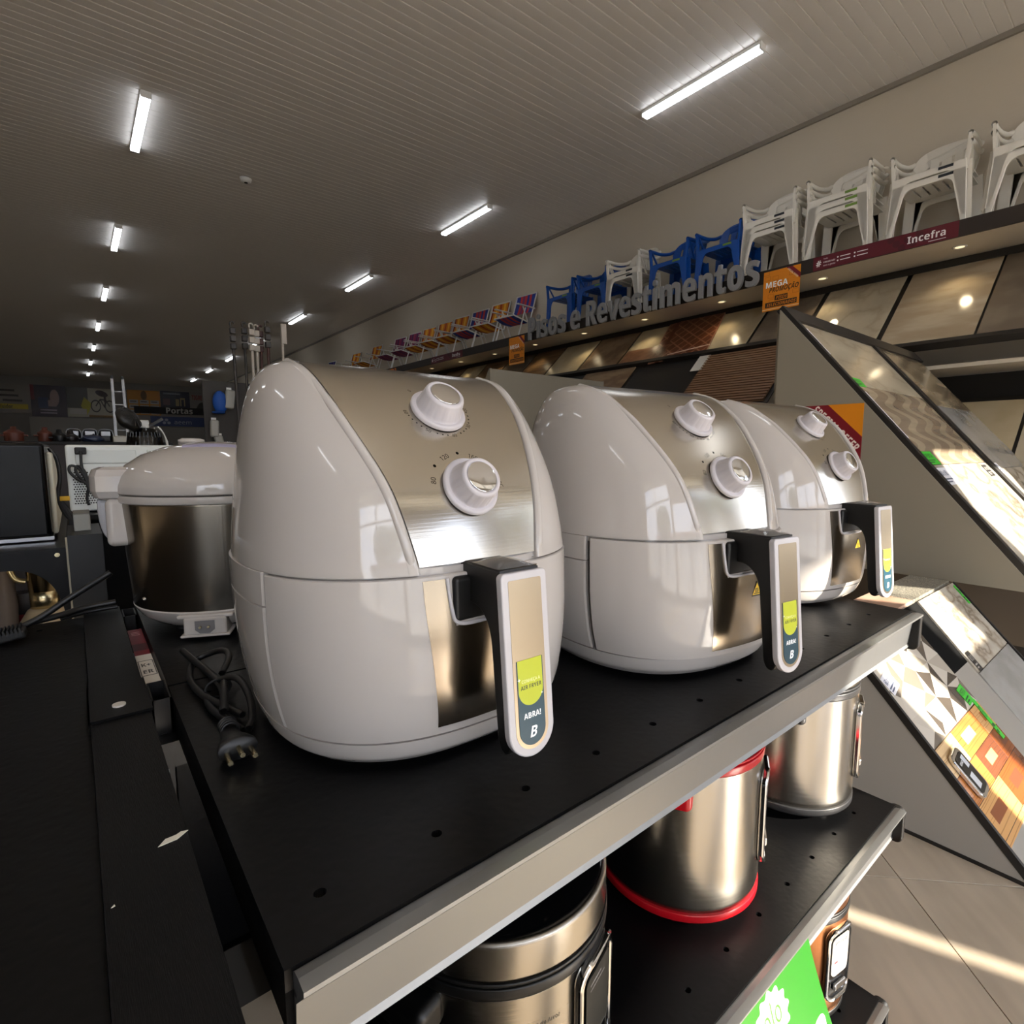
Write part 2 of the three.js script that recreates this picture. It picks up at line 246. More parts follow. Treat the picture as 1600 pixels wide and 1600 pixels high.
{ // price strip in the gap beside the rice cooker
  const tex = print(64, 512, (x, w, h) => { x.fillStyle = '#7a1020'; x.fillRect(0, 0, w, h); x.fillStyle = '#4a0c16'; x.fillRect(0, 150, w, 60); x.fillStyle = '#e2ddd4'; x.fillRect(0, 250, w, 262); x.strokeStyle = '#222'; x.lineWidth = 3; x.strokeRect(4, 300, 56, 110); x.fillStyle = '#222'; x.font = 'bold 34px sans-serif'; x.fillText('K+', 10, 345); x.fillText('ER', 10, 395); x.fillStyle = '#d8a0a0'; for (let k = 0; k < 3; k++) x.fillRect(12, 30 + 14 * k, 38, 5); });
  const g = frontPrint(box(0.017, 0.26, 0.001), 0.017, 0.26).rotateX(-Math.PI / 2).translate(0.0525, Y1 - 0.012, -0.82);
  solo('price_strip', g, std(0xffffff, 0.5, 0, { map: tex }), 'narrow dark red and white price strip lying beside the rice cooker', 'price strip');
}

// ---------- the air fryers ----------
const N_SE = 2.5;
const smooth = (table, end) => { const f = curve(table); return (x) => { const w = Math.min(0.014, Math.max(0, (end - x) * 0.3)); let s = 0; for (let k = -4; k <= 4; k++) s += f(x + k / 4 * w); return s / 9; }; };
const pz = smooth([[0.155, 0.1428], [0.161, 0.141], [0.196, 0.1315], [0.224, 0.1200], [0.257, 0.0955], [0.287, 0.0675], [0.305, 0.046], [0.317, 0.027], [0.325, 0.006], [0.3295, -0.018], [0.331, -0.04]], 0.331);
const phw = smooth([[0.155, 0.0545], [0.161, 0.0555], [0.196, 0.0625], [0.224, 0.0685], [0.257, 0.0795], [0.287, 0.0885], [0.317, 0.0955], [0.325, 0.0965], [0.3295, 0.088], [0.331, 0.06]], 0.331);
const sa = smooth([[0.12, 0.1535], [0.161, 0.1528], [0.20, 0.149], [0.25, 0.1425], [0.28, 0.1365], [0.30, 0.131], [0.315, 0.1245], [0.323, 0.1175], [0.3275, 0.109], [0.33, 0.097], [0.331, 0.07]], 0.331);
const szb = smooth([[0.12, -0.147], [0.161, -0.147], [0.25, -0.142], [0.285, -0.132], [0.305, -0.119], [0.318, -0.105], [0.326, -0.09], [0.33, -0.075], [0.331, -0.06]], 0.331);
const la = curve([[0.0, 0.128], [0.008, 0.134], [0.03, 0.1415], [0.06, 0.148], [0.10, 0.1525], [0.157, 0.1545]]);
const lzf = curve([[0.0, 0.130], [0.008, 0.138], [0.03, 0.1475], [0.06, 0.151], [0.10, 0.1515], [0.157, 0.1475]]);
const lzb = curve([[0.0, -0.128], [0.008, -0.134], [0.03, -0.140], [0.06, -0.144], [0.10, -0.147], [0.157, -0.147]]);
const se = (a, b, zc, f) => { const c = Math.cos(f), s = Math.sin(f); return [a * Math.sign(c) * Math.pow(Math.abs(c), 2 / N_SE), zc + b * Math.sign(s) * Math.pow(Math.abs(s), 2 / N_SE)]; };
const lower = (y, f, o = 0) => { const zf = lzf(y) + o, zb = lzb(y) - o; return se(la(y) + o, (zf - zb) / 2, (zf + zb) / 2, f); };
const lowerZ = (y, x) => { const zf = lzf(y), zb = lzb(y), b = (zf - zb) / 2; return (zf + zb) / 2 + b * Math.pow(Math.max(0, 1 - Math.pow(Math.abs(x) / la(y), N_SE)), 1 / N_SE); };
const cutF = (y, zc) => { const zf = lzf(y), zb = lzb(y), b = (zf - zb) / 2, t = (zc - (zf + zb) / 2) / b; return Math.asin(Math.pow(t, N_SE / 2)); };
function solidPatch(fn, nu, nv, inner) {             // outer skin, its rim and a short inner skin: a shell with thickness and softened edges
  const e = 0.0012;
  const ring = (u, v, o) => fn(u, v, o), gs = [];
  const outer = gridGeo(nu, nv, (u, v) => ring(lerp(0.004, 0.996, u), lerp(0.006, 0.994, v), 0)); gs.push(outer);
  const edge = (pa, pb, n) => gridGeo(n, 2, (u, w) => { const A = pa(u), B = pb(u), k = w; return [lerp(A[0], B[0], k), lerp(A[1], B[1], k), lerp(A[2], B[2], k)]; });
  const q = (u, v, o) => ring(u, v, o);
  gs.push(edge((t) => q(lerp(0.996, 0.004, t), 0.006, 0), (t) => q(lerp(1, 0, t), 0, -e), nu), edge((t) => q(lerp(1, 0, t), 0, -e), (t) => q(lerp(1, 0, t), 0, -inner), nu));
  gs.push(edge((t) => q(lerp(0.004, 0.996, t), 0.994, 0), (t) => q(t, 1, -e), nu), edge((t) => q(t, 1, -e), (t) => q(t, 1, -inner), nu));
  gs.push(edge((t) => q(0.004, lerp(0.006, 0.994, t), 0), (t) => q(0, t, -e), nv), edge((t) => q(0, t, -e), (t) => q(0, t, -inner), nv));
  gs.push(edge((t) => q(0.996, lerp(0.994, 0.006, t), 0), (t) => q(1, lerp(1, 0, t), -e), nv), edge((t) => q(1, lerp(1, 0, t), -e), (t) => q(1, lerp(1, 0, t), -inner), nv));
  return merge(gs);
}
function upperShell() {
  const NB = 72, ys = []; for (let k = 0; k <= 44; k++) ys.push(lerp(0.1575, 0.331, 1 - Math.pow(1 - k / 44, 1.7)));
  const rows = ys.map((y) => {
    const hw = phw(y), zp = pz(y), hs = Math.min(hw + 0.0095, sa(y) * 0.97), a = sa(y), zb = szb(y), t = Math.pow(1 - Math.pow(hs / a, N_SE), 1 / N_SE), b = (zp - zb) / (1 + t), zc = zb + b, f0 = Math.asin(Math.pow(t, N_SE / 2)), r = [];
    const open = y < 0.3283, g = open ? 0.0045 : 0, cr = (x) => 0.003 * (1 - (x / hs) ** 2);
    r.push([hw - 0.004, zp - g + cr(hw)], [hw + 0.0008, zp - g + cr(hw)], [hw + 0.0010, zp - g * 0.3 + cr(hw)], [hw + 0.0018, zp + 0.0012 + cr(hw)], [hw + 0.005, zp + 0.0012], [hs - 0.0008, zp + 0.0004]);
    for (let i = 0; i <= NB; i++) { const f = f0 - (Math.PI + 2 * f0) * i / NB; r.push(se(a, b, zc, f)); }
    for (let i = 5; i >= 0; i--) r.push([-r[i][0], r[i][1]]);
    r.push(...[-0.66, -0.33, 0, 0.33, 0.66].map((k) => [k * (hw - 0.004), zp - g + cr(k * hw)]));
    r.push(r[0]);
    return r.map(([x, z]) => [x, y, z]);
  });
  const n = rows[0].length - 1, m = rows.length - 1, zc = -0.05;
  const cut = [0, 6, 6 + NB, 12 + NB, n], side = [0, 1, 2, 3].map((k) => gridGeo(cut[k + 1] - cut[k], m, (u, v) => rows[Math.round(v * m)][cut[k + 1] - Math.round(u * (cut[k + 1] - cut[k]))]));
  const top = gridGeo(n, 3, (u, v) => { const p = rows[m][n - Math.round(u * n)]; return [lerp(p[0], 0, v), 0.331 + 0.0008 * v, lerp(p[2], zc, v)]; });
  const bot = gridGeo(n, 2, (u, v) => { const p = rows[0][Math.round(u * n)]; return [lerp(p[0], p[0] * 0.96, v), 0.1575, lerp(p[2], p[2] * 0.96, v)]; });
  return merge([...side, top, bot]);
}
const panelPrint = print(1024, 1024, (x, w, h) => {  // brushed steel with the two dials printed on it; 0.2 m by 0.26 m
  x.fillStyle = '#fff'; x.fillRect(0, 0, w, h); x.fillStyle = '#1a1a1a'; x.textAlign = 'center'; x.textBaseline = 'middle';
  const at = (cx, cy, r, deg) => [cx + r * Math.sin(deg * Math.PI / 180), cy - r * Math.cos(deg * Math.PI / 180)], px = w / 0.2, py = h / 0.26;
  const put = (s, cy, deg, size, r) => { x.save(); const [a, b] = at(0, 0, r, deg); x.translate(w / 2 + a * px, cy + b * py); x.scale(px / 5120, py / 5120); x.rotate((deg > 90 && deg < 270 ? deg + 180 : deg) * Math.PI / 180); x.font = '500 ' + size + 'px sans-serif'; x.fillText(s, 0, 0); x.restore(); };
  const dot = (cy, deg, s, r) => { const [a, b] = at(0, 0, r, deg); x.beginPath(); x.ellipse(w / 2 + a * px, cy + b * py, s * px, s * py, 0, 0, 7); x.fill(); };
  const c1 = h * (1 - 0.1446 / 0.26), c2 = h * (1 - 0.0608 / 0.26);
  put('0', c1, -30, 24, 0.031); for (const [s, d] of [['60', 262], ['50', 215], ['40', 170], ['30', 128], ['20', 85]]) put(s, c1, d, 24, 0.0315);
  for (let d = 92; d < 262; d += 9) if ([128, 170, 215].every((q) => Math.abs(q - d) > 7)) dot(c1, d, 0.0007, 0.031);
  for (const [s, d] of [['80', -78], ['120', -26], ['160', 26], ['200°C', 80]]) put(s, c2, d, 30, 0.032); for (const d of [-52, 0, 52]) dot(c2, d, 0.0014, 0.033);
});
const knobBody = (() => {
  const g = lathe([[0.0245, 0], [0.0252, 0.0012], [0.0252, 0.0032], [0.0242, 0.0046], [0.0222, 0.0048], [0.0212, 0.0040], [0.0204, 0.0045], [0.0200, 0.0065], [0.0176, 0.0185], [0.0168, 0.0205], [0.0150, 0.0212], [0.0139, 0.0208], [0.0137, 0.0198], [0, 0.0198]], 120), p = g.attributes.position;
  for (let i = 0; i < p.count; i++) { const x = p.getX(i), y = p.getY(i), z = p.getZ(i), r = Math.hypot(x, z), t = sstep(0.005, 0.009, y) * (1 - sstep(0.015, 0.018, y)); if (r > 0.015 && t > 0) { const c = Math.cos(Math.atan2(z, x) * 18), k = 1 - 0.075 * t * Math.max(0, c); p.setXYZ(i, x * k, y, z * k); } }
  g.computeVertexNormals(); return g;
})();
const knobCap = lathe([[0.0134, 0.0196], [0.0134, 0.0208], [0.0128, 0.0214], [0.007, 0.0219], [0, 0.0220]], 48);
const labelPrint = print(256, 640, (x, w, h) => {    // the lower half of the handle: lime tab over navy
  x.fillStyle = '#17404f'; x.fillRect(0, 0, w, h); x.fillStyle = '#b9c22c'; x.beginPath(); x.moveTo(8, 0); x.lineTo(248, 0); x.lineTo(248, 210); x.arc(128, 210, 120, 0, Math.PI); x.closePath(); x.fill();
  x.fillStyle = '#eef0c0'; x.textAlign = 'center'; x.font = '34px sans-serif'; x.fillText('CONHEÇA A', 132, 150, 215); x.fillStyle = '#1d2a1a'; x.font = 'bold 42px sans-serif'; x.fillText('AIR FRYER', 132, 200, 222);
  x.fillStyle = '#fff'; for (const [a, b, s] of [[18, 118, 17], [236, 262, 12]]) { x.beginPath(); x.moveTo(a, b - s); x.lineTo(a + s * 0.2, b - s * 0.2); x.lineTo(a + s, b); x.lineTo(a + s * 0.2, b + s * 0.2); x.lineTo(a, b + s); x.lineTo(a - s * 0.2, b + s * 0.2); x.lineTo(a - s, b); x.lineTo(a - s * 0.2, b - s * 0.2); x.fill(); }
  x.font = 'bold 60px sans-serif'; x.fillText('ABRA!', 132, 428, 205); x.font = 'italic bold 118px sans-serif'; x.fillText('B', 126, 580); x.fillStyle = '#b9c22c'; x.font = 'bold 54px sans-serif'; x.fillText('✦', 172, 508);
});
const hazardPrint = print(128, 128, (x, w, h) => { x.fillStyle = '#111'; x.fillRect(0, 0, w, h); x.fillStyle = '#f0c81a'; x.beginPath(); x.moveTo(64, 16); x.lineTo(118, 114); x.lineTo(10, 114); x.fill(); x.fillStyle = '#3a2d05'; x.fillRect(44, 60, 40, 34); x.fillRect(30, 98, 68, 8); x.strokeStyle = '#f0c81a'; x.lineWidth = 4; for (const a of [54, 64, 74]) { x.beginPath(); x.moveTo(a, 90); x.bezierCurveTo(a - 8, 80, a + 8, 74, a, 64); x.stroke(); } });
const lowerPanelGeo = (() => {                       // brushed plate on the drawer, notched for the handle
  const hw = (y) => lerp(0.045, 0.0555, sstep(0.02, 0.16, y)), S = (x, y, o) => [x, y, lowerZ(y, x) + o];
  const quad = (xl, xr, y0, y1, nx, ny) => gridGeo(nx, ny, (u, v) => { const y = lerp(y0, y1, v); return S(lerp(xl(y), xr(y), u), y, 0.0009); }, [0.1, 0.1]);
  const nl = (y) => -0.0305 - 0.004 * sstep(0.116, 0.155, y), y0 = 0.036, ym = 0.1155, y1 = 0.1525;
  return merge([quad((y) => -hw(y), hw, y0, ym, 24, 16), quad((y) => -hw(y), nl, ym, y1, 8, 8), quad((y) => -nl(y), hw, ym, y1, 8, 8)]);
})();
function makeFryer(label) {
  const t = thing('air_fryer', label, 'air fryer', [0, 0, 0]);
  part('upper_housing', upperShell(), M.whiteGloss, t);
  part('inner_core', [lathe([[0, 0.012], [0.11, 0.012], [0.11, 0.15], [0, 0.15]], 40), gridGeo(72, 2, (u, v) => { const [x, z] = lower(lerp(0.1515, 0.161, v), -u * Math.PI * 2, -0.005); return [x, lerp(0.1515, 0.161, v), z]; })], M.whiteGloss, t);
  // rear of the lower housing, split by a fine seam, and the base ring
  const rearF = (y, u, z) => { const f = cutF(y, z); return lerp(f, -Math.PI - f, u); };
  const rear = (y0, y1) => solidPatch((u, v, o) => { const y = lerp(y0, y1, v), [x, z] = lower(y, rearF(y, u, 0.0605), o); return [x, y, z]; }, 60, 14, 0.008);
  part('rear_housing', [rear(0.0285, 0.1295), rear(0.1304, 0.1572)], M.whiteGloss, t);
  part('base_ring', [gridGeo(96, 10, (u, v) => { const y = lerp(0.0055, 0.0277, v), o = -0.004 * (1 - sstep(0, 0.35, v)) + 0.0004, [x, z] = lower(y, -u * Math.PI * 2, o); return [x, y, z]; }), gridGeo(96, 2, (u, v) => { const [x, z] = lower(0.0277, -u * Math.PI * 2, -0.012 * v + 0.0004); return [x, 0.0277, z]; }), gridGeo(96, 2, (u, v) => { const [x, z] = lower(0.0055, u * Math.PI * 2, -0.0036 - 0.1 * v); return [x, 0.0055, z]; })], M.whiteGloss, t);
  for (const [x, z] of [[-0.085, 0.08], [0.085, 0.08], [-0.085, -0.08], [0.085, -0.08]]) part('foot', cyl(0.009, 0.01, 0.0062, x, 0, z, 16), M.rubber, t);
  // control panel
  const pg = gridGeo(28, 40, (u, v) => { const y = lerp(0.1625, 0.3278, v), hw = phw(y) - 0.0003, x = lerp(-hw, hw, u); return [x, y, pz(y) - 0.0008 + 0.003 * (1 - (x / (hw + 0.0095)) ** 2)]; });
  { const p = pg.attributes.position, uv = pg.attributes.uv; let s = [0]; for (let k = 1; k <= 40; k++) { const a = k * 29, b = a - 29; s.push(s[k - 1] + Math.hypot(p.getY(a) - p.getY(b), p.getZ(a) - p.getZ(b))); } for (let k = 0; k <= 40; k++) for (let i = 0; i < 29; i++) uv.setXY(k * 29 + i, p.getX(k * 29 + i) / 0.2 + 0.5, s[k] / 0.26); }
  const panel = part('control_panel', pg, M.panelSteel, t, 'brushed steel control panel with two printed dials');
  for (const [y, turn, lab] of [[0.283, 0.5, 'timer knob'], [0.2195, -0.9, 'temperature knob']]) {
    const dz = (pz(y + 0.004) - pz(y - 0.004)) / 0.008, n = new THREE.Vector3(0, -dz, 1).normalize();
    const k = part('knob', knobBody, M.whiteKnob, panel, lab);
    k.position.set(0, y, pz(y) + 0.0022); k.quaternion.setFromUnitVectors(new THREE.Vector3(0, 1, 0), n).multiply(new THREE.Quaternion().setFromAxisAngle(new THREE.Vector3(0, 1, 0), turn));
    part('knob_cap', knobCap, M.chrome, k);
  }
  const rim = []; for (let k = 0; k <= 22; k++) { const y = lerp(0.1625, 0.3265, k / 22); rim.push([phw(y) + 0.0052, y, pz(y) - 0.0016 - 0.003 * (k ? 0 : 1) - 0.0011 * Math.max(0, k - 16) ** 1.25]); }
  const L = rim.map(([x, y, z]) => [-x, y, z]);
  part('panel_rim', [tube(rim, 0.0044, 80, 12), tube(L, 0.0044, 80, 12)], M.whiteGloss, t, 'raised white rim beside the control panel');
  // drawer with its plate and handle
  const d = part('drawer', solidPatch((u, v, o) => { const y = lerp(0.0287, 0.1556, v), f = cutF(y, 0.0625), [x, z] = lower(y, lerp(Math.PI - f, f, u), o + 0.0004); return [x, y, z]; }, 72, 26, 0.012), M.whiteGloss, t);
  part('front_plate', lowerPanelGeo, M.steelDark, d, 'notched brushed steel plate');
  part('recess', [rspan(0.004, -0.0322, 0.0322, 0.1178, 0.1535, 0.139, 0.1518)], M.blackPlastic, d);
  part('recess_trim', [tube([[-0.0365, 0.153, lowerZ(0.153, 0.036) + 0.001], [-0.0335, 0.127, lowerZ(0.127, 0.033) + 0.0012], [-0.0315, 0.120, lowerZ(0.12, 0.031) + 0.0012], [-0.026, 0.1168, lowerZ(0.117, 0.026) + 0.0012], [0, 0.1163, lowerZ(0.116, 0) + 0.0012], [0.026, 0.1168, lowerZ(0.117, 0.026) + 0.0012], [0.0315, 0.120, lowerZ(0.12, 0.031) + 0.0012], [0.0335, 0.127, lowerZ(0.127, 0.033) + 0.0012], [0.0365, 0.153, lowerZ(0.153, 0.036) + 0.001]], 0.0016, 60, 8)], M.whiteBezel, d);
  part('warning_sticker', frontPrint(extrude(poly([[-0.0085, -0.008], [0.0085, -0.008], [0, 0.0085]]), 0.0004), 0.018, 0.0175, -0.009, -0.0085).translate(0.0175, 0.098, lowerZ(0.098, 0.0175) + 0.001), std(0xffffff, 0.4, 0, { map: hazardPrint }), d, 'yellow hot surface triangle');
  const side = new THREE.Shape(); side.moveTo(0.135, 0.1635); side.lineTo(0.19, 0.1635); side.lineTo(0.2025, 0.035); side.quadraticCurveTo(0.200, 0.024, 0.192, 0.028); side.quadraticCurveTo(0.187, 0.032, 0.1865, 0.042); side.lineTo(0.1795, 0.104); side.quadraticCurveTo(0.176, 0.1285, 0.158, 0.1315); side.lineTo(0.135, 0.132); side.closePath();
  const h = part('handle', extrude(side, 0.037, 0.0018, 16).rotateY(-Math.PI / 2).scale(1, 1, 1).translate(0.0185, 0, 0), M.blackPlastic, d, 'black handle with white framed steel face');
  const tongue = (w, H, r) => { const s = new THREE.Shape(), a = w / 2; s.moveTo(-a, a); s.lineTo(-a, H - r); s.absarc(-a + r, H - r, r, Math.PI, Math.PI / 2, true); s.lineTo(a - r, H); s.absarc(a - r, H - r, r, Math.PI / 2, 0, true); s.lineTo(a, a); s.absarc(0, a, a, 0, -Math.PI, true); return s; };
  const tilt = -Math.atan2(0.0125, 0.136), put = (m) => { m.position.set(0, 0.0245, 0.2012); m.rotation.x = tilt; return m; };
  put(part('handle_bezel', extrude(tongue(0.0425, 0.1375, 0.004), 0.0065, 0.0012), M.whiteBezel, h));
  put(part('handle_face', extrude(tongue(0.0305, 0.126, 0.0015), 0.0006).translate(0, 0.006, 0.0062), M.steelFace, h));
  const lw = 0.0245, lg = extrude(tongue(lw, 0.064, 0.0005), 0.0004).translate(0, 0.009, 0.0068);
  put(part('handle_label', frontPrint(lg, lw, 0.0615, -lw / 2, 0.009), std(0xffffff, 0.35, 0, { map: labelPrint }), h, 'lime and navy label'));
  part('handle_cover', gridGeo(10, 10, (u, v) => [lerp(-0.0185, 0.0185, u), 0.1642 + 0.0042 * Math.sin(Math.PI * u) * Math.pow(Math.sin(Math.PI * v), 0.5), lerp(0.189, 0.153, v)]), M.clearTape, h, 'clear plastic tape over the latch');
  return { t, d };
}
M.panelSteel = std(0xbfbab0, 0.2, 1, { map: panelPrint, bumpMap: scale(brushBump, 1, 2), bumpScale: 0.00005 });
M.steelFace = std(0xb4a690, 0.3, 1); M.clearTape = phys(0xd8d8d8, 0.12, { transmission: 0.85, thickness: 0, ior: 1.45, side: THREE.DoubleSide });
{
  const a = makeFryer('nearest and largest white air fryer, its steel front panel with two knobs');
  a.t.position.set(0.2545, Y1, -0.4925); a.t.rotation.y = -0.02;
  const b = copy(a.t, [0.583, Y1, -0.445], -0.135, 'middle white air fryer of the three, drawer slightly ajar, yellow warning triangle showing');
  const bd = b.children.find((o) => o.name === 'drawer'); bd.position.z = 0.004;
  const c = copy(a.t, [0.985, Y1, -0.483], -0.115, 'farthest white air fryer, at the right end of the shelf before the orange offer poster');
  c.scale.setScalar(1.022);
}

// ---------- on the shelves ----------
const plateText = print(256, 512, (x, w, h) => { x.fillStyle = '#a19e98'; x.fillRect(0, 0, w, h); x.fillStyle = '#2c2c2e'; x.font = '600 64px sans-serif'; x.fillText('Philco', 34, 110, 190); x.fillStyle = '#b0303a'; x.fillRect(40, 330, 50, 26); x.fillStyle = '#8a8a8a'; x.fillRect(40, 380, 70, 8); x.fillRect(40, 400, 56, 8); x.fillRect(200, 300, 14, 6); });
const plainText = print(128, 256, (x, w, h) => { x.fillStyle = '#20221f'; x.fillRect(0, 0, w, h); x.fillStyle = '#888'; x.fillRect(20, 40, 60, 6); x.fillRect(20, 60, 80, 4); });
const bodyPrint = print(512, 128, (x, w, h) => { x.clearRect(0, 0, w, h); x.fillStyle = '#222'; x.font = '40px sans-serif'; x.fillText('Panela Elétrica de Arroz', 14, 52); x.fillText('PH10P Visor Glass', 14, 104); });
function makeCooker(label, [x, y, z], o) {
  const t = thing('pressure_cooker', label, 'cooker', [x, y, z], o.turn ?? 0, undefined), r = o.r, H = o.h;
  part('body', lathe([[0, 0.022], [r * 0.94, 0.022], [r * 0.985, 0.028], [r, 0.036], [r, H - 0.006], [r * 0.99, H - 0.004], [r * 0.9, H - 0.004]], 96), o.metal, t);
  part('base', lathe([[0, 0.004], [r * 0.80, 0.004], [r * 0.86, 0.008], [r * 0.97, 0.013], [r * 1.008, 0.018], [r * 1.008, 0.025], [r * 1.0, 0.027], [0, 0.027]], 96), o.trim, t);
  for (const a of [0.8, 2.3, 3.9, 5.5]) part('foot', cyl(0.012, 0.012, 0.0045, r * 0.7 * Math.cos(a), 0, r * 0.7 * Math.sin(a), 16), M.rubber, t);
  part('ring', [lathe([[r * 0.9, H - 0.005], [r * 1.004, H - 0.005], [r * 1.012, H - 0.003], [r * 1.012, H + 0.004], [r * 1.0, H + 0.0055], [r * 0.9, H + 0.0055]], 96), lathe([[r * 0.9, H + 0.0065], [r * 1.004, H + 0.0065], [r * 1.01, H + 0.0085], [r * 1.004, H + 0.0105], [r * 0.9, H + 0.0105]], 96)], o.trim, t);
  const lid = part('lid_band', lathe([[r * 0.9, H + 0.011], [r * 0.998, H + 0.011], [r, H + 0.013], [r, H + 0.013 + o.band], [r * 0.985, H + 0.016 + o.band], [r * 0.96, H + 0.0165 + o.band]], 96), o.metal, t);
  part('lid', lathe([[r * 0.965, H + 0.0155 + o.band], [r * 0.93, H + 0.019 + o.band], [r * 0.7, H + 0.027 + o.band], [0.02, H + 0.033 + o.band], [0, H + 0.033 + o.band]], 64), o.lid, lid);
  for (const s of [-1, 1]) part('side_handle', rbox(0.03, 0.03, 0.05, 0.008, s * (r + 0.008), H - 0.02, 0), o.trim, t);
  // control plate on the front: chrome frame round a panel
  const fr = roundRect(0.062, 0.125, 0.018), hole = roundRect(0.05, 0.112, 0.013); fr.holes.push(hole);
  const bend = (g, k) => { const p = g.attributes.position; for (let i = 0; i < p.count; i++) { const a = p.getX(i) / r, rr = r + p.getZ(i); p.setXYZ(i, rr * Math.sin(a), p.getY(i), rr * Math.cos(a)); } g.computeVertexNormals(); return g; };
  const cp = part('control_plate', bend(extrude(fr, 0.008, 0.002, 16)).translate(0, o.plateY, 0), M.chrome, t);
  part('display', bend(extrude(roundRect(0.05, 0.112, 0.013), 0.005)).translate(0, o.plateY, 0), M.blackGloss, cp);
  const lb = frontPrint(extrude(roundRect(0.042, 0.066, 0.008), 0.0012), 0.042, 0.066); part('label', bend(lb.translate(0, 0.015, 0.005)).translate(0, o.plateY, 0), std(0xffffff, 0.4, 0, { map: o.print ?? plainText }), cp);
  part('button', bend(rbox(0.03, 0.012, 0.006, 0.003, 0, -0.038, 0.006)).translate(0, o.plateY, 0), M.chrome, cp);
  if (o.text) { const g = gridGeo(16, 2, (u, v) => { const a = lerp(-0.92, -0.34, u); return [(r + 0.0003) * Math.sin(a), H - 0.045 + 0.016 * v, (r + 0.0003) * Math.cos(a)]; }); part('body_lettering', g, std(0xffffff, 0.5, 0, { map: bodyPrint, transparent: true }), t, 'small dark lettering'); }
  return t;
}
makeCooker('steel cooker with black lid and double black ring, lower left under the top shelf', [0.293, Y2, -0.392], { r: 0.108, h: 0.150, band: 0.027, metal: M.steelPot, trim: M.blackPlastic, lid: M.blackGloss, plateY: 0.085, text: true, turn: 0.3 });
makeCooker('steel cooker with bright red rings, red base and red side handles', [0.608, Y2, -0.398], { r: 0.104, h: 0.205, band: 0.03, metal: M.steelPot, trim: M.red, lid: M.red, plateY: 0.12, turn: 0.52 });
makeCooker('tall steel cooker with dark grey trim at the right end of the middle shelf', [0.915, Y2, -0.39], { r: 0.099, h: 0.205, band: 0.03, metal: M.steelPot, trim: std(0x2a2a2b, 0.35), lid: M.blackGloss, plateY: 0.12, turn: 0.4 });
makeCooker('copper coloured cooker with a white label on its chrome front plate, lowest shelf', [0.92, Y3, -0.385], { r: 0.1, h: 0.19, band: 0.03, metal: M.copper, trim: M.blackPlastic, lid: M.blackGloss, plateY: 0.115, print: plateText, turn: -0.16 });

{ // green offer sheet hanging from the middle price rail
  const tex = print(512, 400, (x, w, h) => {
    x.fillStyle = '#195f0d'; x.fillRect(0, 0, w, h); x.fillStyle = '#2a8a1a'; x.fillRect(0, 0, w, 4);
    x.save(); x.translate(330, 78); x.fillStyle = '#fff'; x.beginPath(); for (let k = 0; k <= 120; k++) { const a = k / 120 * Math.PI * 2, r = 56 + 5 * Math.cos(a * 12); k ? x.lineTo(r * Math.cos(a), r * Math.sin(a)) : x.moveTo(r, 0); } x.fill(); x.strokeStyle = '#38a020'; x.lineWidth = 5; for (const s of [-1, 1]) { x.beginPath(); x.ellipse(s * 20, s * 0, 9, 15, 0, 0, 7); x.stroke(); } x.beginPath(); x.moveTo(0, -36); x.lineTo(0, 36); x.stroke(); x.restore();
    x.fillStyle = '#fff'; x.font = 'italic bold 118px sans-serif'; x.fillText('Oferta', 120, 236, 380); x.font = '44px sans-serif'; x.fillText('DO MÊS', 300, 292, 190);
  });
  const f = (u, v) => { const y = -0.20 * v, b = 0.9 * v; return [lerp(0.37, 0.662, u) + 0.02 * v * u, Y2 - 0.012 + y, -0.2445 + 0.055 * b * b * 0.5 + 0.05 * b + 0.004 * Math.sin(u * 9) * v]; };
  const g = gridGeo(24, 16, (u, v) => f(u, 1 - v)), back = gridGeo(24, 16, (u, v) => { const p = f(1 - u, 1 - v); p[2] -= 0.0006; return p; });
  const t = thing('offer_sheet', 'bright green offer sheet hanging from the middle price rail at the bottom', 'sign'); part('printed_face', g, std(0xffffff, 0.35, 0, { map: tex }), t); part('paper_back', back, std(0xdedede, 0.7), t);
}

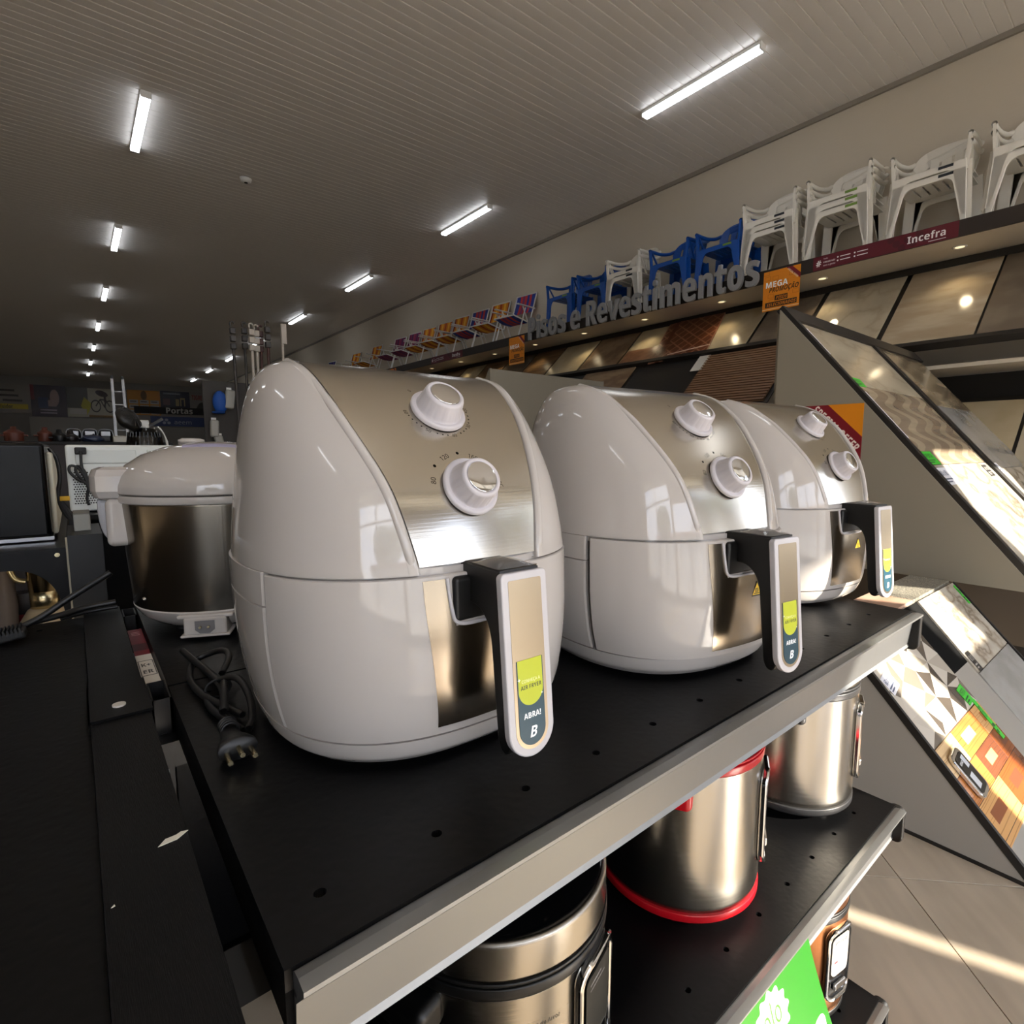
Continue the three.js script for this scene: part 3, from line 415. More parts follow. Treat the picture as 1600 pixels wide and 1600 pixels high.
{ // rice cooker, its socket turned towards the camera
  const t = thing('rice_cooker', 'white rice cooker with brushed steel sides behind the nearest air fryer', 'rice cooker', [0.172, Y1, -0.914], -0.42);
  part('body', lathe([[0.116, 0.034], [0.119, 0.036], [0.1285, 0.178], [0.1275, 0.181]], 96), M.steelRice, t);
  part('base', lathe([[0, 0.008], [0.085, 0.008], [0.1, 0.012], [0.112, 0.022], [0.1195, 0.034], [0.1195, 0.0365], [0.116, 0.037]], 96), M.whiteGloss, t);
  part('collar', lathe([[0.12, 0.1795], [0.1295, 0.1795], [0.1315, 0.1815], [0.1320, 0.189], [0.1310, 0.1905], [0.12, 0.1905]], 96), M.whiteGloss, t);
  const lid = part('lid', lathe([[0.12, 0.1917], [0.1315, 0.1917], [0.1330, 0.194], [0.1325, 0.203], [0.1285, 0.216], [0.118, 0.230], [0.098, 0.2445], [0.07, 0.2550], [0.035, 0.2615], [0, 0.2635]], 96), M.whiteGloss, t);
  part('lid_grip', [tube([[-0.03, 0.2525, 0.062], [0.0, 0.2548, 0.064], [0.03, 0.2535, 0.06], [0.058, 0.250, 0.05]], 0.0052, 40, 8)], std(0x8e88a0, 0.4), lid, 'greyish lilac grip slot');
  part('steam_vent', lathe([[0, 0.2595], [0.018, 0.2595], [0.018, 0.266], [0.013, 0.2685], [0, 0.2685]], 32).translate(-0.045, 0, -0.03), M.whiteGloss, lid);
  // hinge block and condensation cup on the left flank
  const hb = new THREE.Shape(); hb.moveTo(-0.05, 0.09); hb.lineTo(-0.034, 0.15); hb.quadraticCurveTo(0, 0.166, 0.034, 0.15); hb.lineTo(0.05, 0.09); hb.closePath();
  const A = -1.22, put = (m) => { m.rotation.y = A; return m; };
  put(part('hinge_block', extrude(hb, 0.044, 0.012, 16).rotateX(Math.PI / 2).translate(0, 0.228, 0), M.whiteDouble, t));
  put(part('cup_bracket', [rspan(0.008, 0.012, 0.036, 0.122, 0.186, 0.108, 0.142)], M.whiteGloss, t));
  const cup = new THREE.Shape(); cup.moveTo(0.118, 0.184); cup.lineTo(0.151, 0.184); cup.quadraticCurveTo(0.152, 0.15, 0.145, 0.135); cup.quadraticCurveTo(0.138, 0.122, 0.124, 0.122); cup.closePath();
  put(part('condensation_cup', extrude(cup, 0.042, 0.004, 12).rotateY(-Math.PI / 2).translate(0.012, 0, 0), M.cupPlastic, t, 'milky transparent cup'));
  const s = part('power_socket', [rspan(0.003, -0.026, 0.026, 0.006, 0.030, 0.085, 0.125), rspan(0.002, -0.034, 0.034, 0.0285, 0.0335, 0.085, 0.1235), rspan(0.002, -0.03, 0.03, 0.004, 0.0075, 0.085, 0.127)], M.whiteGloss, t);
  part('socket_opening', extrude(poly([[-0.012, -0.004], [-0.006, -0.009], [0.006, -0.009], [0.012, -0.004], [0.012, 0.008], [-0.012, 0.008]]), 0.0008).translate(0, 0.018, 0.1252), std(0x6a6868, 0.5), s); part('socket_pin', [bar([-0.005, 0.018, 0.126], [-0.005, 0.018, 0.13], 0.0016), bar([0.005, 0.018, 0.126], [0.005, 0.018, 0.13], 0.0016)], M.brass, s);
  for (const a of [0.7, 2.2, 3.9, 5.4]) part('foot', cyl(0.008, 0.009, 0.009, 0.075 * Math.cos(a), 0, 0.075 * Math.sin(a), 16), M.rubber, t);
  part('screw', cyl(0.003, 0.003, 0.002, 0, 0, 0, 12).rotateX(Math.PI / 2).rotateY(-0.75).translate(-0.083, 0.05, 0.0865), M.chrome, t);
}
{ // fryer's power cord, bundled, its three-pin plug towards the camera
  const t = thing('power_cord', 'bundled black power cord with a three pin plug beside the nearest air fryer', 'power cord', [0.09, Y1, -0.55]);
  const P = (x, y, z) => [x - 0.09, y, z + 0.55];
  part('cable', [tube([P(0.086, 0.012, -0.735), P(0.090, 0.014, -0.69), P(0.099, 0.012, -0.63), P(0.1, 0.012, -0.585), P(0.091, 0.012, -0.535)], 0.0034), tube([P(0.098, 0.006, -0.69), P(0.102, 0.006, -0.65), P(0.104, 0.016, -0.6), P(0.098, 0.018, -0.565), P(0.092, 0.012, -0.535)], 0.0034),
    tube([P(0.105, 0.02, -0.61), P(0.118, 0.026, -0.64), P(0.116, 0.018, -0.69), P(0.096, 0.01, -0.70), P(0.082, 0.006, -0.655), P(0.085, 0.006, -0.60), P(0.094, 0.008, -0.56), P(0.106, 0.006, -0.53)], 0.0034, 60), tube([P(0.1, 0.018, -0.60), P(0.112, 0.022, -0.585), P(0.116, 0.016, -0.55), P(0.112, 0.006, -0.52), P(0.104, 0.005, -0.50)], 0.0034, 40), tube([P(0.088, 0.005, -0.60), P(0.086, 0.005, -0.57), P(0.092, 0.006, -0.53), P(0.1, 0.005, -0.5)], 0.0034, 30)], M.cord, t);
  part('twist_tie', new THREE.TorusGeometry(0.0105, 0.0012, 8, 24).scale(1.1, 0.85, 1).translate(...P(0.0985, 0.0105, -0.598)), M.rubber, t);
  const pl = part('plug', [lathe([[0.0055, -0.036], [0.0068, -0.022], [0.0098, -0.014], [0.0118, -0.006], [0.0118, 0.0], [0, 0.0]], 24).rotateX(Math.PI / 2).scale(1.25, 0.75, 1).translate(...P(0.088, 0.0095, -0.462)), ...[0, 1, 2, 3].map((k) => new THREE.TorusGeometry(0.0066, 0.0013, 6, 20).translate(...P(0.089, 0.0105, -0.497 - k * 0.0042)))], M.cord, t);
  pl.rotation.y = 0;
  for (const [dx, dy] of [[-0.009, -0.002], [0, 0.0015], [0.009, -0.002]]) part('pin', bar(P(0.088 + dx, 0.0095 + dy, -0.463), P(0.088 + dx, 0.0095 + dy, -0.447), 0.0020), M.brass, pl);
}

// ---------- ceiling lights ----------
const LAMP_POWER = 3.5;
const lampGlow = std(0xffffff, 0.4, 0, { emissive: 0xf4f8ff, emissiveIntensity: 9 });
function ceilingLight(x, z, label) {
  const t = thing('ceiling_light', label, 'ceiling light', [x, CEIL, z], 0, 'tube lights in rows on the ceiling');
  part('housing', [rspan(0.004, -0.045, 0.045, -0.03, 0, -0.62, 0.62), rspan(0.004, -0.045, 0.045, -0.062, -0.028, -0.62, -0.605), rspan(0.004, -0.045, 0.045, -0.062, -0.028, 0.605, 0.62)], M.white, t);
  part('diffuser', rspan(0.012, -0.042, 0.042, -0.06, -0.026, -0.605, 0.605), lampGlow, t);
  const l = new THREE.RectAreaLight(new THREE.Color().setRGB(0.95, 0.98, 1), LAMP_POWER, 0.045, 1.18); l.position.set(0, -0.064, 0); l.rotation.x = -Math.PI / 2; t.add(l);
}

for (let k = -1; k < 8; k++) ceilingLight(4.79, -3.18 - 3.88 * k, k < 0 ? 'glowing tube light on the ceiling near the right wall, behind the viewer' : ['longest glowing tube light at the upper right of the ceiling', 'second tube light from the front in the right ceiling row', 'third tube light from the front in the right ceiling row', 'fourth tube light from the front in the right ceiling row', 'fifth tube light from the front in the right ceiling row', 'sixth tube light from the front in the right ceiling row', 'seventh tube light from the front in the right ceiling row', 'farthest tube light in the right ceiling row'][k]);
for (let k = -2; k < 7; k++) ceilingLight(0.79, -7.2 - 3.95 * k, k < 0 ? 'glowing tube light on the ceiling over the viewer, front of the left row' : ['longest tube light at the upper left of the ceiling', 'second tube light in the left ceiling row counting away', 'third tube light in the left ceiling row counting away', 'fourth tube light in the left ceiling row counting away', 'fifth tube light in the left ceiling row counting away', 'sixth tube light in the left ceiling row counting away', 'farthest tube light in the left ceiling row'][k]);
for (let k = -2; k < 3; k++) ceilingLight(-3.2, -7.2 - 3.95 * k, 'tube light on the ceiling left of the frame, seen only as glints');
{
  const t = thing('smoke_detector', 'small round white smoke detector alone on the plank ceiling', 'smoke detector', [1.955, CEIL, -7.81]);
  part('housing', lathe([[0, -0.05], [0.035, -0.05], [0.06, -0.035], [0.068, -0.012], [0.068, 0], [0, 0]], 32), M.white, t);
  part('sensor', lathe([[0, -0.056], [0.02, -0.056], [0.022, -0.05]], 20), M.blackPlastic, t);
}

// ---------- the ledge along the right wall and what stands on it ----------
const LX = 5.6, LT = EYE + 1.812, LB = EYE + 1.69, LZ0 = -30, LZ1 = 2.6;
const ledge = struct('ledge', [span(LX, WALL, LB, LT, LZ0, LZ1)], M.soffit);
struct('fascia', [span(LX - 0.018, LX, LB - 0.004, LT + 0.002, LZ0, LZ1)], M.woodDark, ledge);
const spotGlow = std(0xffffff, 0.4, 0, { emissive: 0xffe6b0, emissiveIntensity: 1.3 });
for (let k = 0; k < 14; k++) {
  const z = -1.35 - 1.07 * k;
  const t = thing('downlight', k < 14 ? ['first recessed downlight from the right under the ledge', 'second recessed downlight from the right, beside the promotion banner', 'third recessed downlight from the right under the grey lettering', 'fourth recessed downlight from the right under the grey lettering', 'fifth recessed downlight under the left end of the grey lettering', 'sixth recessed downlight, beside the small orange banner', 'seventh recessed downlight left of the small orange banner', 'eighth recessed downlight under the folding chairs', 'ninth downlight under the ledge, below the folding chairs', 'tenth downlight under the ledge, below the plum striped chairs', 'eleventh downlight under the ledge, far below the folding chairs', 'twelfth downlight under the ledge, small and far', 'thirteenth downlight under the ledge, tiny and far', 'last and tiniest downlight visible under the ledge'][k] : '', 'downlight', [5.87, LB, z]);
  part('trim_ring', lathe([[0.034, 0], [0.05, 0], [0.05, -0.004], [0.044, -0.008], [0.034, -0.004]], 32), M.white, t);
  part('lamp', cyl(0.033, 0.033, 0.003, 0, -0.0035, 0, 24), spotGlow, t);
  if (k < 10) { const s = new THREE.SpotLight(new THREE.Color().setRGB(1, 0.8, 0.5), 0.3, 0, 0.9, 0.8, 2); s.position.set(0, -0.012, 0); s.target.position.set(0, -1, 0); s.shadow.radius = 2; s.castShadow = true; t.add(s, s.target); }
}
// plastic armchair: legs joined by arched aprons, seat, arms, slotted back
function chairGeo() {
  const frame = (wT, wB, h, z) => { const s = new THREE.Shape(); s.moveTo(-wB, 0); s.lineTo(-wT, h); s.lineTo(wT, h); s.lineTo(wB, 0); s.lineTo(wB - 0.032, 0); s.lineTo(wT - 0.075, h - 0.12); s.quadraticCurveTo(wT - 0.085, h - 0.055, wT - 0.14, h - 0.05); s.lineTo(-wT + 0.14, h - 0.05); s.quadraticCurveTo(-wT + 0.085, h - 0.055, -wT + 0.075, h - 0.12); s.lineTo(-wB + 0.032, 0); s.closePath(); return extrude(s, 0.02, 0.004, 8).translate(0, 0, z); };
  const leg = (s, z0, z1, xb, xt, h) => beam([s * xb, 0, z1], [s * xt, h, z0], 0.014, 0.07, [1, 0, 0]);
  const seat = new THREE.Shape(); seat.moveTo(-0.24, -0.22); seat.lineTo(-0.25, 0.2); seat.quadraticCurveTo(-0.24, 0.24, -0.2, 0.24); seat.lineTo(0.2, 0.24); seat.quadraticCurveTo(0.24, 0.24, 0.25, 0.2); seat.lineTo(0.24, -0.22); seat.closePath();
  for (let i = -2; i <= 2; i++) { const h = new THREE.Path(), x = i * 0.07; h.moveTo(x - 0.008, -0.12); h.lineTo(x + 0.008, -0.12); h.lineTo(x + 0.008, 0.1); h.lineTo(x - 0.008, 0.1); h.closePath(); seat.holes.push(h); }
  const back = new THREE.Shape(); back.moveTo(-0.2, 0); back.lineTo(-0.235, 0.22); back.quadraticCurveTo(-0.23, 0.36, -0.08, 0.385); back.quadraticCurveTo(0, 0.395, 0.08, 0.385); back.quadraticCurveTo(0.23, 0.36, 0.235, 0.22); back.lineTo(0.2, 0); back.closePath();
  for (const x of [-0.13, -0.045, 0.045, 0.13]) { const h = new THREE.Path(), w = Math.abs(x) > 0.1 ? 0.02 : 0.013; h.moveTo(x - w, 0.06); h.lineTo(x - w, 0.27); h.quadraticCurveTo(x, 0.31, x + w, 0.27); h.lineTo(x + w, 0.06); h.closePath(); back.holes.push(h); }
  const bg = extrude(back, 0.014, 0.004, 10); { const p = bg.attributes.position; for (let i = 0; i < p.count; i++) { const x = p.getX(i), y = p.getY(i); p.setXYZ(i, x, y + 0.42, p.getZ(i) - 0.2 - 0.26 * y + 0.9 * x * x); } bg.computeVertexNormals(); }
  const arm = (s) => [beam([s * 0.245, 0.42, 0.215], [s * 0.262, 0.615, 0.225], 0.035, 0.02, [1, 0, 0]), tube([[s * 0.262, 0.615, 0.235], [s * 0.268, 0.618, 0.15], [s * 0.262, 0.625, 0], [s * 0.245, 0.655, -0.14], [s * 0.235, 0.70, -0.235]], 0.02, 24, 8).scale(1, 1, 1), beam([s * 0.25, 0.43, 0.06], [s * 0.262, 0.615, 0.2], 0.012, 0.02, [1, 0, 0])];
  return { front: [frame(0.25, 0.275, 0.432, 0.22), leg(1, 0.19, 0.2, 0.268, 0.243, 0.43), leg(-1, 0.19, 0.2, 0.268, 0.243, 0.43)], rear: [frame(0.235, 0.262, 0.43, -0.25), leg(1, -0.2, -0.22, 0.258, 0.235, 0.43), leg(-1, -0.2, -0.22, 0.258, 0.235, 0.43)], seat: extrude(seat, 0.012, 0.003, 6).rotateX(Math.PI / 2).translate(0, 0.433, 0), back: bg, arms: [arm(1), arm(-1)] };
}
const CG = chairGeo();
const stickerMat = { dark: std(0x1c232b, 0.5), green: std(0x6c8d3a, 0.5) };
function makeChair(m, label, sticker) {
  const t = thing('plastic_chair', label, 'chair');
  part('front_legs', CG.front, m, t); part('rear_legs', CG.rear, m, t); part('seat', CG.seat, M2(m), t); part('backrest', CG.back, m, t); for (const a of CG.arms) part('armrest', a, m, t);
  part('sticker', rbox(0.1, 0.022, 0.0012, 0.0005, 0.12, 0.412, 0.2412, 1), stickerMat[sticker], t); if (sticker === 'dark') part('sticker', box(0.1, 0.03, 0.0012, 0.09, 0.745, -0.262).translate(0, 0, 0), stickerMat.dark, t);
  return t;
}
const m2 = new Map(); function M2(m) { if (!m2.has(m)) { const c = m.clone(); c.side = THREE.DoubleSide; m2.set(m, c); } return m2.get(m); }
{
  const W = makeChair(M.chairWhite, '', 'dark'), G = makeChair(M.chairWhite, '', 'green'), B = makeChair(M.chairBlue, '', 'green');
  const first = new Set();
  const put = (proto, z, k, label) => { const p = [5.9, LT + 0.062 * k, z - 0.004 * k]; if (!first.has(proto)) { first.add(proto); proto.position.set(...p); proto.rotation.y = -Math.PI / 2; proto.userData.label = label; } else copy(proto, p, -Math.PI / 2, label); };
  const lv3 = ['bottom', 'middle', 'top'], lv2 = ['lower', 'upper'];
  for (let k = 0; k < 2; k++) put(W, -0.89, k, `${lv2[k]} white plastic chair of the stack cut by the right photo edge`);
  for (let k = 0; k < 2; k++) put(W, -1.555, k, `${lv2[k]} white plastic chair of the two chair stack above the word on the burgundy strip`);
  for (let k = 0; k < 3; k++) put(G, -2.245, k, `${lv3[k]} white plastic chair in the three chair stack with green stickers`);
  for (let k = 0; k < 3; k++) put(W, -2.89, k, `${lv3[k]} white plastic chair in the stack right beside the blue chairs`);
  put(B, -3.45, 0, 'blue plastic armchair nearest the white stacks, above the last letters'); put(B, -4.09, 0, 'blue plastic armchair second from the white stacks, above the middle letters');
  for (let k = 0; k < 2; k++) put(W, -4.78, k, `${lv2[k]} white plastic chair standing between the blue chairs`);
  put(B, -5.32, 0, 'blue plastic armchair just left of the white pair between the blue ones'); put(B, -5.95, 0, 'leftmost blue plastic armchair at the start of the lettering');
}
// folding beach chairs
{
  const fab = (cols) => std(0xffffff, 0.8, 0, { side: THREE.DoubleSide, map: print(128, 16, (x, w, h) => { const n = cols.length; cols.forEach((c, i) => { x.fillStyle = c; x.fillRect(Math.floor(i * w / n), 0, Math.ceil(w / n) + 1, h); }); }) });
  const F = { red: fab(['#2a3f8f', '#2a3f8f', '#c23a3a', '#7a3a6a', '#c23a3a', '#2a3f8f', '#c23a3a', '#2a3f8f', '#2a3f8f']), gold: fab(['#8a2f16', '#d9861c', '#f0b93c', '#d9861c', '#b04a18', '#d9861c', '#f0b93c', '#d9861c', '#8a2f16']), plum: fab(['#6a1f4a', '#8a2a5a', '#5a2a5a', '#a03a5a', '#8a2a5a', '#5a2a5a', '#8a2a5a', '#6a1f4a']), blue: fab(['#23246a', '#3a3f9a', '#23246a', '#5a4fa0', '#23246a']) };
  const make = (mat) => {
    const t = thing('folding_chair', '', 'folding chair'), w = 0.26, r = 0.011;
    for (const s of [-1, 1]) {
      part('leg', bar([s * w, 0, 0.2], [s * w, 0.52, 0.02], r), M.steelTube, t); part('leg', bar([s * (w - 0.02), 0, -0.22], [s * (w - 0.02), 0.54, 0.06], r), M.steelTube, t);
      part('armrest', rbox(0.04, 0.018, 0.42, 0.008, s * w, 0.55, 0.0), M.steelTube, t);
      part('back_rail', bar([s * (w - 0.035), 0.3, -0.12], [s * (w - 0.035), 0.83, -0.3], r), M.steelTube, t); part('seat_rail', bar([s * (w - 0.035), 0.3, -0.14], [s * (w - 0.035), 0.37, 0.26], r), M.steelTube, t);
    }
    part('cross_bar', [bar([-w, 0.01, 0.2], [w, 0.01, 0.2], r), bar([-w + 0.02, 0.01, -0.22], [w - 0.02, 0.01, -0.22], r), bar([-w + 0.035, 0.83, -0.3], [w - 0.035, 0.83, -0.3], r), bar([-w + 0.035, 0.37, 0.26], [w - 0.035, 0.37, 0.26], r)], M.steelTube, t);
    part('seat_fabric', gridGeo(8, 6, (u, v) => [lerp(-w + 0.03, w - 0.03, u), lerp(0.31, 0.372, v) - 0.02 * Math.sin(Math.PI * v), lerp(-0.12, 0.25, v)]), mat, t);
    part('back_fabric', gridGeo(8, 6, (u, v) => [lerp(-w + 0.03, w - 0.03, u), lerp(0.5, 0.82, v), lerp(-0.185, -0.295, v) - 0.015 * Math.sin(Math.PI * v)]), mat, t);
    return t;
  };
  const P = { red: make(F.red), gold: make(F.gold), plum: make(F.plum), blue: make(F.blue) }, seen = new Set();
  const list = [[-7.28, 'red', 'blue and red striped folding chair nearest the lettering, at the right end of its row'], [-7.98, 'gold', 'orange striped folding chair second from the right of its row'], [-8.62, 'red', 'blue and red striped folding chair third from the right of its row'], [-9.25, 'gold', 'orange striped folding chair fourth from the right of its row'], [-9.85, 'gold', 'orange striped folding chair fifth from the right of its row'], [-10.5, 'gold', 'orange striped folding chair sixth from the right of its row'], [-11.15, 'plum', 'plum striped folding chair seventh from the right of its row'], [-11.85, 'plum', 'plum striped folding chair eighth from the right of its row'], [-13.1, 'gold', 'orange striped folding chair ninth from the right of its row'], [-14.4, 'gold', 'orange striped folding chair tenth from the right of its row'], [-16.2, 'blue', 'dark blue folding chair at the far left end of its row']];
  for (const [z, c, label] of list) { if (!seen.has(c)) { seen.add(c); P[c].position.set(5.92, LT, z); P[c].rotation.y = -Math.PI / 2 + 0.12; P[c].userData.label = label; } else copy(P[c], [5.92, LT, z], -Math.PI / 2 + 0.12, label); }
}
// grey lettering standing along the fascia
{
  const t = thing('lettering', 'grey block letters standing along the dark ledge edge', 'sign', [LX - 0.05, LB - 0.012, -6.5], -Math.PI / 2);
  let x = 0; const text = 'Pisos e Revestimentos', size = 0.305, gaps = [];
  const adv = (ch) => { const g = font.data.glyphs[ch]; return g.ha / font.data.resolution * size; };
  let total = 0; for (const ch of text) total += adv(ch);
  const k = 3.62 / total;
  for (const ch of text) { if (ch !== ' ') part('letter', new TextGeometry(ch, { font, size, depth: 0.03, curveSegments: 5, bevelEnabled: true, bevelSize: 0.003, bevelThickness: 0.003, bevelSegments: 1 }).scale(0.8, 1.05, 1).translate(x, 0, 0), M.greyLetter, t); x += adv(ch) * k; }
}
// prints on the fascia and hanging from it
function wallSign(name, z0, z1, y0, y1, x, thick, tex, label, category, group) { const w = z1 - z0, h = y1 - y0; return solo(name, frontPrint(box(w, h, thick), w, h).rotateY(-Math.PI / 2).translate(x, (y0 + y1) / 2, (z0 + z1) / 2), std(0xffffff, 0.45, 0, { map: tex }), label, category, group); }
const stripTex = print(1024, 112, (x, w, h) => { x.fillStyle = '#5c0f20'; x.fillRect(0, 0, w, h); x.fillStyle = '#4a0c1a'; for (let k = 0; k < 7; k++) { x.beginPath(); x.arc(590 + k * 38, 20 + (k * 37) % 90, 26, 0, 7); x.fill(); } x.fillStyle = '#eee'; x.font = 'bold 70px sans-serif'; x.fillText('#', 24, 84); x.font = '16px sans-serif'; x.fillText('Todo', 84, 34); x.font = 'bold 22px sans-serif'; x.fillText('construir', 84, 62); x.font = '18px sans-serif'; x.fillText('com a gente', 84, 88); x.font = '12px sans-serif'; for (const a of [200, 330]) for (let k = 0; k < 2; k++) { x.beginPath(); x.arc(a, 40 + 28 * k, 7, 0, 7); x.fill(); x.fillRect(a + 18, 36 + 28 * k, 80, 7); } x.font = 'bold 72px sans-serif'; x.fillText('Incefra', 700, 78); x.fillRect(840, 94, 110, 4); });
wallSign('brand_strip', -2.39, -1.3, LB - 0.002, LT, LX - 0.0185, 0.001, stripTex, 'long burgundy strip with white lettering on the dark ledge edge', 'sign');
wallSign('brand_strip', -9.45, -8.35, LB - 0.002, LT, LX - 0.0185, 0.001, stripTex, 'far burgundy strip on the ledge edge under the folding chairs', 'sign');
const megaTex = print(256, 280, (x, w, h) => {
  x.fillStyle = '#e58a14'; x.fillRect(0, 0, w, h); x.strokeStyle = '#c9720c'; x.lineWidth = 3; for (let k = 0; k < 14; k++) x.strokeRect((k * 67) % 230, (k * 41) % 250, 40, 26);
  x.fillStyle = '#7a1022'; x.beginPath(); x.moveTo(160, 0); x.lineTo(200, 0); x.lineTo(256, 56); x.lineTo(256, 92); x.fill(); x.fillStyle = '#f6d9c0'; x.save(); x.translate(176, 4); x.rotate(0.8); x.font = 'bold 17px sans-serif'; x.fillText('SPECIAL OFFER', 0, 14, 100); x.restore();
  x.fillStyle = '#fff'; x.font = 'bold 56px sans-serif'; x.fillText('MEGA', 14, 116, 170); x.fillStyle = '#2a1a0a'; x.font = 'italic bold 46px sans-serif'; x.fillText('PROMOÇÃO', 40, 152, 206); x.font = 'italic bold 30px sans-serif'; x.fillRect(86, 178, 90, 34); x.fillStyle = '#e58a14'; x.fillText('PISOS', 92, 206, 78); x.fillStyle = '#2a1a0a'; x.fillRect(20, 220, 220, 36); x.fillStyle = '#e58a14'; x.fillText('SELECIONADOS', 28, 249, 204); x.fillStyle = '#f4d8b0'; x.fillRect(0, 266, w, 5);
});
wallSign('promotion_banner', -2.86, -2.5, EYE + 1.405, EYE + 1.79, LX - 0.0235, 0.002, megaTex, 'nearest orange promotion banner hanging from the ledge beside the lettering', 'banner');
wallSign('promotion_banner', -7.0, -6.62, EYE + 1.37, EYE + 1.79, LX - 0.0235, 0.002, megaTex, 'orange promotion banner at the left start of the grey lettering', 'banner');
wallSign('promotion_banner', -11.3, -10.92, EYE + 1.37, EYE + 1.79, LX - 0.0235, 0.002, megaTex, 'farthest and smallest orange promotion banner on the ledge', 'banner');

// ---------- tile displays ----------
// porcelain looks: each is the fired colour and veining of one tile
const veins = (base, vein, f, s, amt = 1) => dataTex(192, 192, (u, v) => { const n = fbm(u * 3 + 0.7 * fbm(u * 4, v * 4, 4, s + 9), v * 3, 3, s, 5), q = Math.pow(1 - Math.abs(2 * fbm(u * f, v * f, f, s + 3, 5) - 1), 9) * amt, k = 0.92 + 0.16 * n; return [0, 1, 2].map((i) => Math.max(0, Math.min(255, lerp(base[i] * k, vein[i], q)))); });
const clouds = (a, b, fx, fy, s) => dataTex(192, 192, (u, v) => { const n = sstep(0.25, 0.75, fbm(u * fx, v * fy, Math.max(fx, fy), s, 5)); return [0, 1, 2].map((i) => lerp(a[i], b[i], n)); });
const gloss = (map, r = 0.08) => std(0xffffff, r, 0, { map });
const T = {
  cream: gloss(veins([196, 184, 160], [160, 146, 122], 3, 61, 0.5)), travertine: gloss(clouds([176, 158, 132], [196, 182, 158], 2, 9, 62), 0.14), taupe: gloss(clouds([120, 108, 94], [138, 126, 110], 3, 5, 63), 0.2), grey: gloss(clouds([150, 148, 142], [168, 166, 160], 4, 4, 64), 0.12),
  wood: gloss(clouds([92, 70, 48], [140, 112, 80], 2, 14, 65), 0.3), rust: gloss(clouds([112, 88, 66], [150, 128, 100], 5, 5, 66), 0.3), beige: gloss(clouds([186, 170, 138], [200, 186, 156], 3, 3, 67), 0.2), marble: gloss(veins([198, 190, 174], [132, 118, 100], 3, 68, 0.9)), waves: gloss(dataTex(192, 192, (u, v) => { const a = Math.sin((u * 4 + 0.35 * Math.sin(v * 18.85)) * 6.283), b = Math.sin((v * 3) * 6.283); const k = a > 0.2 ? 0 : 1, c = 0.9 + 0.2 * fbm(u * 4, v * 16, 16, 3, 3); return [k ? 150 * c : 176 * c, k ? 132 * c : 160 * c, k ? 110 * c : 134 * c]; }), 0.15), granite: gloss(dataTex(192, 192, (u, v) => { const n = 130 + 110 * Math.pow(hash2(Math.floor(u * 96), Math.floor(v * 96), 4), 2) - 50 * hash2(Math.floor(u * 64), Math.floor(v * 64), 8); return [n, n * 0.97, n * 0.88]; }), 0.3),
  stoneDark: gloss(clouds([112, 98, 78], [184, 168, 138], 3, 6, 70), 0.12), pink: gloss(clouds([186, 146, 122], [204, 168, 146], 3, 4, 71), 0.3),
};
const geoPrint = print(512, 512, (x, w, h) => {      // tile printed with triangles
  const c = ['#c4bcae', '#b3aa9c', '#766d62', '#4d463f', '#cac2b4', '#958b7e', '#5b534b', '#aca290']; let s = 3; const r = () => { s = (s * 16807) % 2147483647; return s / 2147483647; };
  for (let i = 0; i < 4; i++) for (let j = 0; j < 4; j++) { const a = i * 128, b = j * 128, p = [[a, b], [a + 128, b], [a + 128, b + 128], [a, b + 128]], k = Math.floor(r() * 4), o = [p[k], p[(k + 1) % 4], p[(k + 2) % 4], p[(k + 3) % 4]]; const f = (q, col) => { x.fillStyle = col; x.beginPath(); q.forEach(([u, v], n) => n ? x.lineTo(u, v) : x.moveTo(u, v)); x.fill(); }; const m = [(o[0][0] * 2 + o[2][0]) / 3, (o[0][1] * 2 + o[2][1]) / 3]; f(o, c[Math.floor(r() * 8)]); f([o[0], o[1], o[2]], c[Math.floor(r() * 8)]); f([o[0], m, o[1]], c[2 + Math.floor(r() * 2)]); f([m, o[1], o[2]], c[4]); f([o[3], m, o[0]], c[Math.floor(r() * 3)]); }
});
const woodPrint = print(512, 512, (x, w, h) => {     // tile printed as a mosaic of wooden blocks
  const c = ['#b9743a', '#d8a468', '#8a4a22', '#e0bd8c', '#a65f2c', '#70412a', '#cf9a5c']; let s = 11; const r = () => { s = (s * 16807) % 2147483647; return s / 2147483647; };
  const rows = [[0, 130], [130, 250], [250, 390], [390, 512]]; for (const [a, b] of rows) { let p = 0; while (p < 512) { const q = Math.min(512, p + 170 + r() * 90); const k = Math.floor(r() * 7); x.fillStyle = c[k]; x.fillRect(p, a, q - p - 2, b - a - 2); x.strokeStyle = 'rgba(60,30,10,0.25)'; x.lineWidth = 2; for (let i = 0; i < 8; i++) { const y = a + r() * (b - a - 4); x.beginPath(); x.moveTo(p, y); x.bezierCurveTo(p + 60, y + 6, p + 120, y - 6, q - 3, y + 3); x.stroke(); } if (r() > 0.35) { x.fillStyle = c[(k + 3) % 7]; x.fillRect(p + 45, a + (b - a) * 0.3, (q - p) * 0.45, (b - a) * 0.36); } p = q; } }
});
T.triangles = gloss(geoPrint, 0.2); T.woodBlocks = gloss(woodPrint, 0.2);
const stickerPrint = (bg, fg, lines) => print(128, 64, (x, w, h) => { x.fillStyle = bg; x.fillRect(0, 0, w, h); x.fillStyle = fg; x.font = 'bold 26px sans-serif'; x.fillText(lines, 8, 30, 112); x.fillRect(8, 40, 90, 5); x.fillRect(8, 50, 60, 5); });
const greenTag = stickerPrint('#3fc832', '#14401a', 'OFERTA'), whiteTag = stickerPrint('#e9e9ee', '#44506a', '60 x 60'), darkTag = stickerPrint('#24211e', '#b0aca4', '60 x 120');

